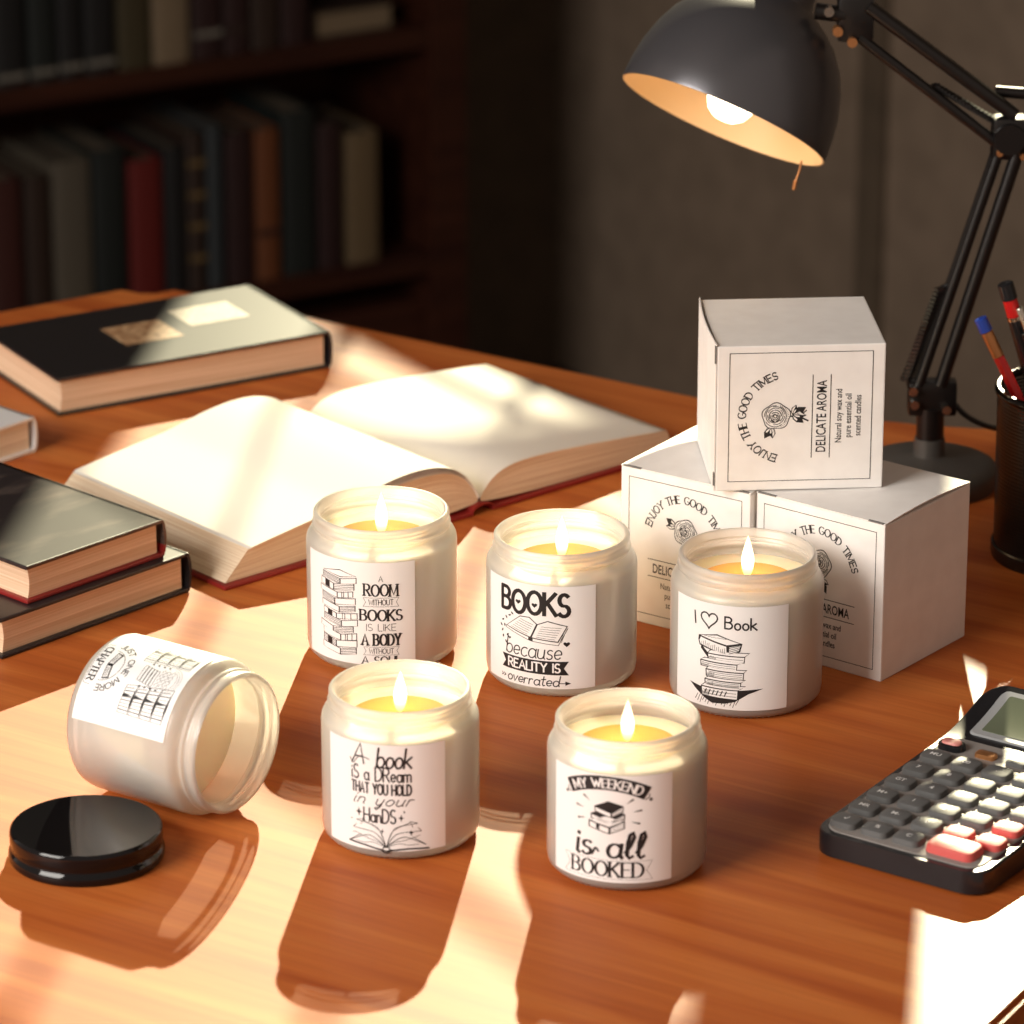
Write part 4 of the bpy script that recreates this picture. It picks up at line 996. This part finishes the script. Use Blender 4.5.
def pencil(name, label, cat, a, b, r, segs):
    a = Vector(a); b = Vector(b); t = thing(name, label, cat, tuple(a)); L = (b - a).length
    t.rotation_euler = (b - a).to_track_quat('Z', 'Y').to_euler()
    for nm, l0, l1, k, m, ns in segs:
        bm = bmesh.new(); lathe(bm, [(0, l0 * L), (r * k, l0 * L), (r * k, l1 * L - .0004), (r * k * .85, l1 * L), (0, l1 * L)], ns); obj(nm, bm, M[m], t, smooth=True)
C0 = Vector((.2980, .262, 0))
pencil('pencil', 'red pencil with a copper ferrule and blue end cap in the cup', 'pencil', C0 + Vector((.013, -.012, .0055)), C0 + Vector((-.0503, 0, .1336)), .0031,
       [('barrel', 0, .84, 1, 'redpencil', 6), ('ferrule', .84, .945, 1.05, 'copper', 16), ('end_cap', .945, 1, 1.15, 'blue', 16)])
pencil('pen', 'black pen with a red band, tallest in the cup', 'pen', C0 + Vector((.007, .010, .006)), C0 + Vector((-.0369, .008, .1505)), .0040,
       [('barrel', 0, .86, 1, 'glossblack', 20), ('clip_ring', .86, .875, 1.05, 'chrome', 20), ('band', .875, .94, .98, 'redpencil', 20), ('end_cap', .94, 1, 1.08, 'glossblack', 20)])
pencil('pen', 'black pen with a silver clip at the right picture edge', 'pen', C0 + Vector((.022, .002, .006)), C0 + Vector((-.0300, -.002, .140)), .0040,
       [('barrel', 0, .9, 1, 'glossblack', 20), ('clip', .9, 1, .5, 'chrome', 16)])

# ------------------------------------------------------------------ CALCULATOR
calc = thing('calculator', 'black and silver desk calculator with grey and red keys at right', 'calculator', (.1365, -.1225, 0), R(-35))
CW = .090; CL = .166
def zprof(y):      # top height of the body, hollowed towards the raised display
    if y < .118: return .0122 + y * .035
    t = (y - .118) / (CL - .118); return .0163 + .004 * t + .009 * t * t
def cz(y): return zprof(y)
def rounded(W, L, r, n=5, x0=0, y0=0):
    o = []
    for cx, cy, a0 in ((W - r, r, -90), (W - r, L - r, 0), (r, L - r, 90), (r, r, 180)):
        for i in range(n + 1): a = R(a0 + 90 * i / n); o.append((x0 + cx + r * math.cos(a), y0 + cy + r * math.sin(a)))
    return o
def densify(o, d=.008):
    q = []
    for i, p_ in enumerate(o):
        n_ = o[(i + 1) % len(o)]; L = math.hypot(n_[0] - p_[0], n_[1] - p_[1]); k = max(1, int(L / d))
        for j in range(k): q.append((p_[0] + (n_[0] - p_[0]) * j / k, p_[1] + (n_[1] - p_[1]) * j / k))
    return q
def shell(outline, zb, zt, inset=.0, m=None, name='x', parent=None, bulge=.0015, fill='grid'):
    """a body following the calculator's curved top between zb(y) and zt(y)"""
    bm = bmesh.new(); cx = sum(p_[0] for p_ in outline) / len(outline); cy = sum(p_[1] for p_ in outline) / len(outline)
    def ring(k, f, off=0): return [bm.verts.new((cx + (x - cx) * k, cy + (y - cy) * k, f(y) + off)) for x, y in outline]
    rs = [ring(.985, zb), ring(1, zb, bulge), ring(1, zt, -bulge), ring(.99, zt, -bulge * .25), ring(.975, zt)]
    for a_, b_ in zip(rs, rs[1:]):
        for i in range(len(outline)): bm.faces.new((a_[i], a_[(i + 1) % len(outline)], b_[(i + 1) % len(outline)], b_[i]))
    for r_ in (rs[0], rs[-1]):
        tri = tessellate_polygon([[Vector((v.co.x, v.co.y, 0)) for v in r_]])
        for t_ in tri:
            try: bm.faces.new([r_[i] for i in t_])
            except ValueError: pass
    return obj(name, bm, m, parent)
def strips(x0, x1, ya, yb, ztop, zbot, r, name, m, n=16, par=None):
    """curved slab as a ladder of cross strips with rounded corners in plan"""
    bm = bmesh.new(); prev = None
    ys = [ya + (yb - ya) * (1 - math.cos(math.pi * i / n)) / 2 for i in range(n + 1)]
    for y in ys:
        e = min(y - ya, yb - y); ins = r - math.sqrt(max(0, r * r - (r - min(r, e)) ** 2)) if r else 0
        a, b_ = x0 + ins, x1 - ins; zt, zb = ztop(y), zbot(y)
        bv = .0012
        cur = [bm.verts.new(v) for v in ((a, y, zb), (a - 0, y, zt - bv), (a + bv, y, zt), ((a + b_) / 2, y, zt), (b_ - bv, y, zt), (b_, y, zt - bv), (b_, y, zb))]
        if prev:
            for k in range(7): bm.faces.new((prev[k], prev[(k + 1) % 7], cur[(k + 1) % 7], cur[k]))
        else: bm.faces.new(cur)
        prev = cur
    bm.faces.new(prev); return obj(name, bm, m, par or calc, smooth=True)
strips(0, CW, 0, CL, lambda y: cz(y), lambda y: .0012 if y < .15 else .0012, .012, 'body', M['glossblack'], 40)
strips(.0035, CW - .0035, .0035, .121, lambda y: cz(y) + .0007, lambda y: cz(y) - .001, .009, 'face_plate', M['face'], 30)
dfr = strips(.010, CW - .010, .1275, .1615, lambda y: cz(y) + .0012, lambda y: cz(y) - .001, .003, 'display_frame', M['lcdframe'], 12)
strips(.0145, CW - .0145, .131, .1585, lambda y: cz(y) + .0015, lambda y: cz(y) - .001, .001, 'display', M['lcd'], 10, dfr)
def key(x, y, wx, ly, m, name='key', h=.0032, glyph=None, round_=False):
    bm = bmesh.new(); z0 = cz(y) + .0005; tilt = math.atan(cz(y + .002) / 1 - cz(y - .002)) if False else math.atan((cz(y + .002) - cz(y - .002)) / .004)
    o = rounded(wx, ly, min(wx, ly) * (.48 if round_ else .28), 5, -wx / 2, -ly / 2)
    def ring(k, z): return [bm.verts.new((a * k, b_ * k, z)) for a, b_ in o]
    rs = [ring(1.04, -.001), ring(1.0, h * .6), ring(.95, h * .92), ring(.86, h)]
    for a_, b_ in zip(rs, rs[1:]):
        for i in range(len(o)): bm.faces.new((a_[i], a_[(i + 1) % len(o)], b_[(i + 1) % len(o)], b_[i]))
    bm.faces.new(rs[-1]); bm.faces.new(rs[0][::-1])
    bmesh.ops.recalc_face_normals(bm, faces=bm.faces)
    if glyph:
        c = Canvas(); c.font(glyph, 0, -1.3, 4.0, bold=.05)
        c.build(bm, lambda u, v, l: (u / 1000, v / 1000, h + .00012), None)
        for f_ in bm.faces:
            if f_.material_index == 2: f_.material_index = 1
    ko = obj(name, bm, [m, M['paper'], M['paper'], M['paper']] if glyph else m, calc, smooth=True, recalc=False)
    ko.location = (x, y, z0); ko.rotation_euler = (tilt, 0, 0)
rows = [('GT', '%', '0', None, None), ('C', '+/-', '00', '.', None), ('MR', '1', '2', '3', '+'), ('M-', '4', '5', '6', '-'), ('M+', '7', '8', '9', 'x')]
px_, py_ = .0166, .0163
X0, Y0_ = .0120, .0125
grid = [['\u221a', '%', 'C', 'R', 'R'], ['MR', 'M-', '0', 'r', 'r'], ['M+', '1', '2', '3', 'r'], ['GT', '4', '5', '6', '+'], ['7', '8', '9', '-', 'x'], ['MU', '00', '.', '=', ':']]
for j in range(6):
    for i in range(5):
        x = X0 + i * px_; y = Y0_ + j * py_
        if j == 0 and i == 3:
            key(x + .006, y + .002, .0245, .0145, M['redkey'], 'wide_key', h=.0042); continue
        if j == 0 and i == 4: continue
        red = (i == 3 and j in (1,)) or (i == 4 and j in (1, 2))
        g_ = grid[j][i] if grid[j][i] not in 'Rr' else '+'
        key(x, y, .0138, .0112, M['redkey'] if red else M['key'], glyph=g_)
key(X0, Y0_ + 6 * py_ - .001, .0138, .0086, M['glossblack'], 'round_key', round_=True)
key(X0, Y0_ + 6 * py_ - .001, .0105, .0062, mat('pink key', (.75, .28, .25), .4), 'power_key', h=.0042, round_=True)
for i in (1, 2, 3, 4): key(X0 + i * px_ + .002, Y0_ + 6 * py_ - .001, .0105, .0058, M['copper'] if i == 1 else M['key'], 'small_key', h=.0024)
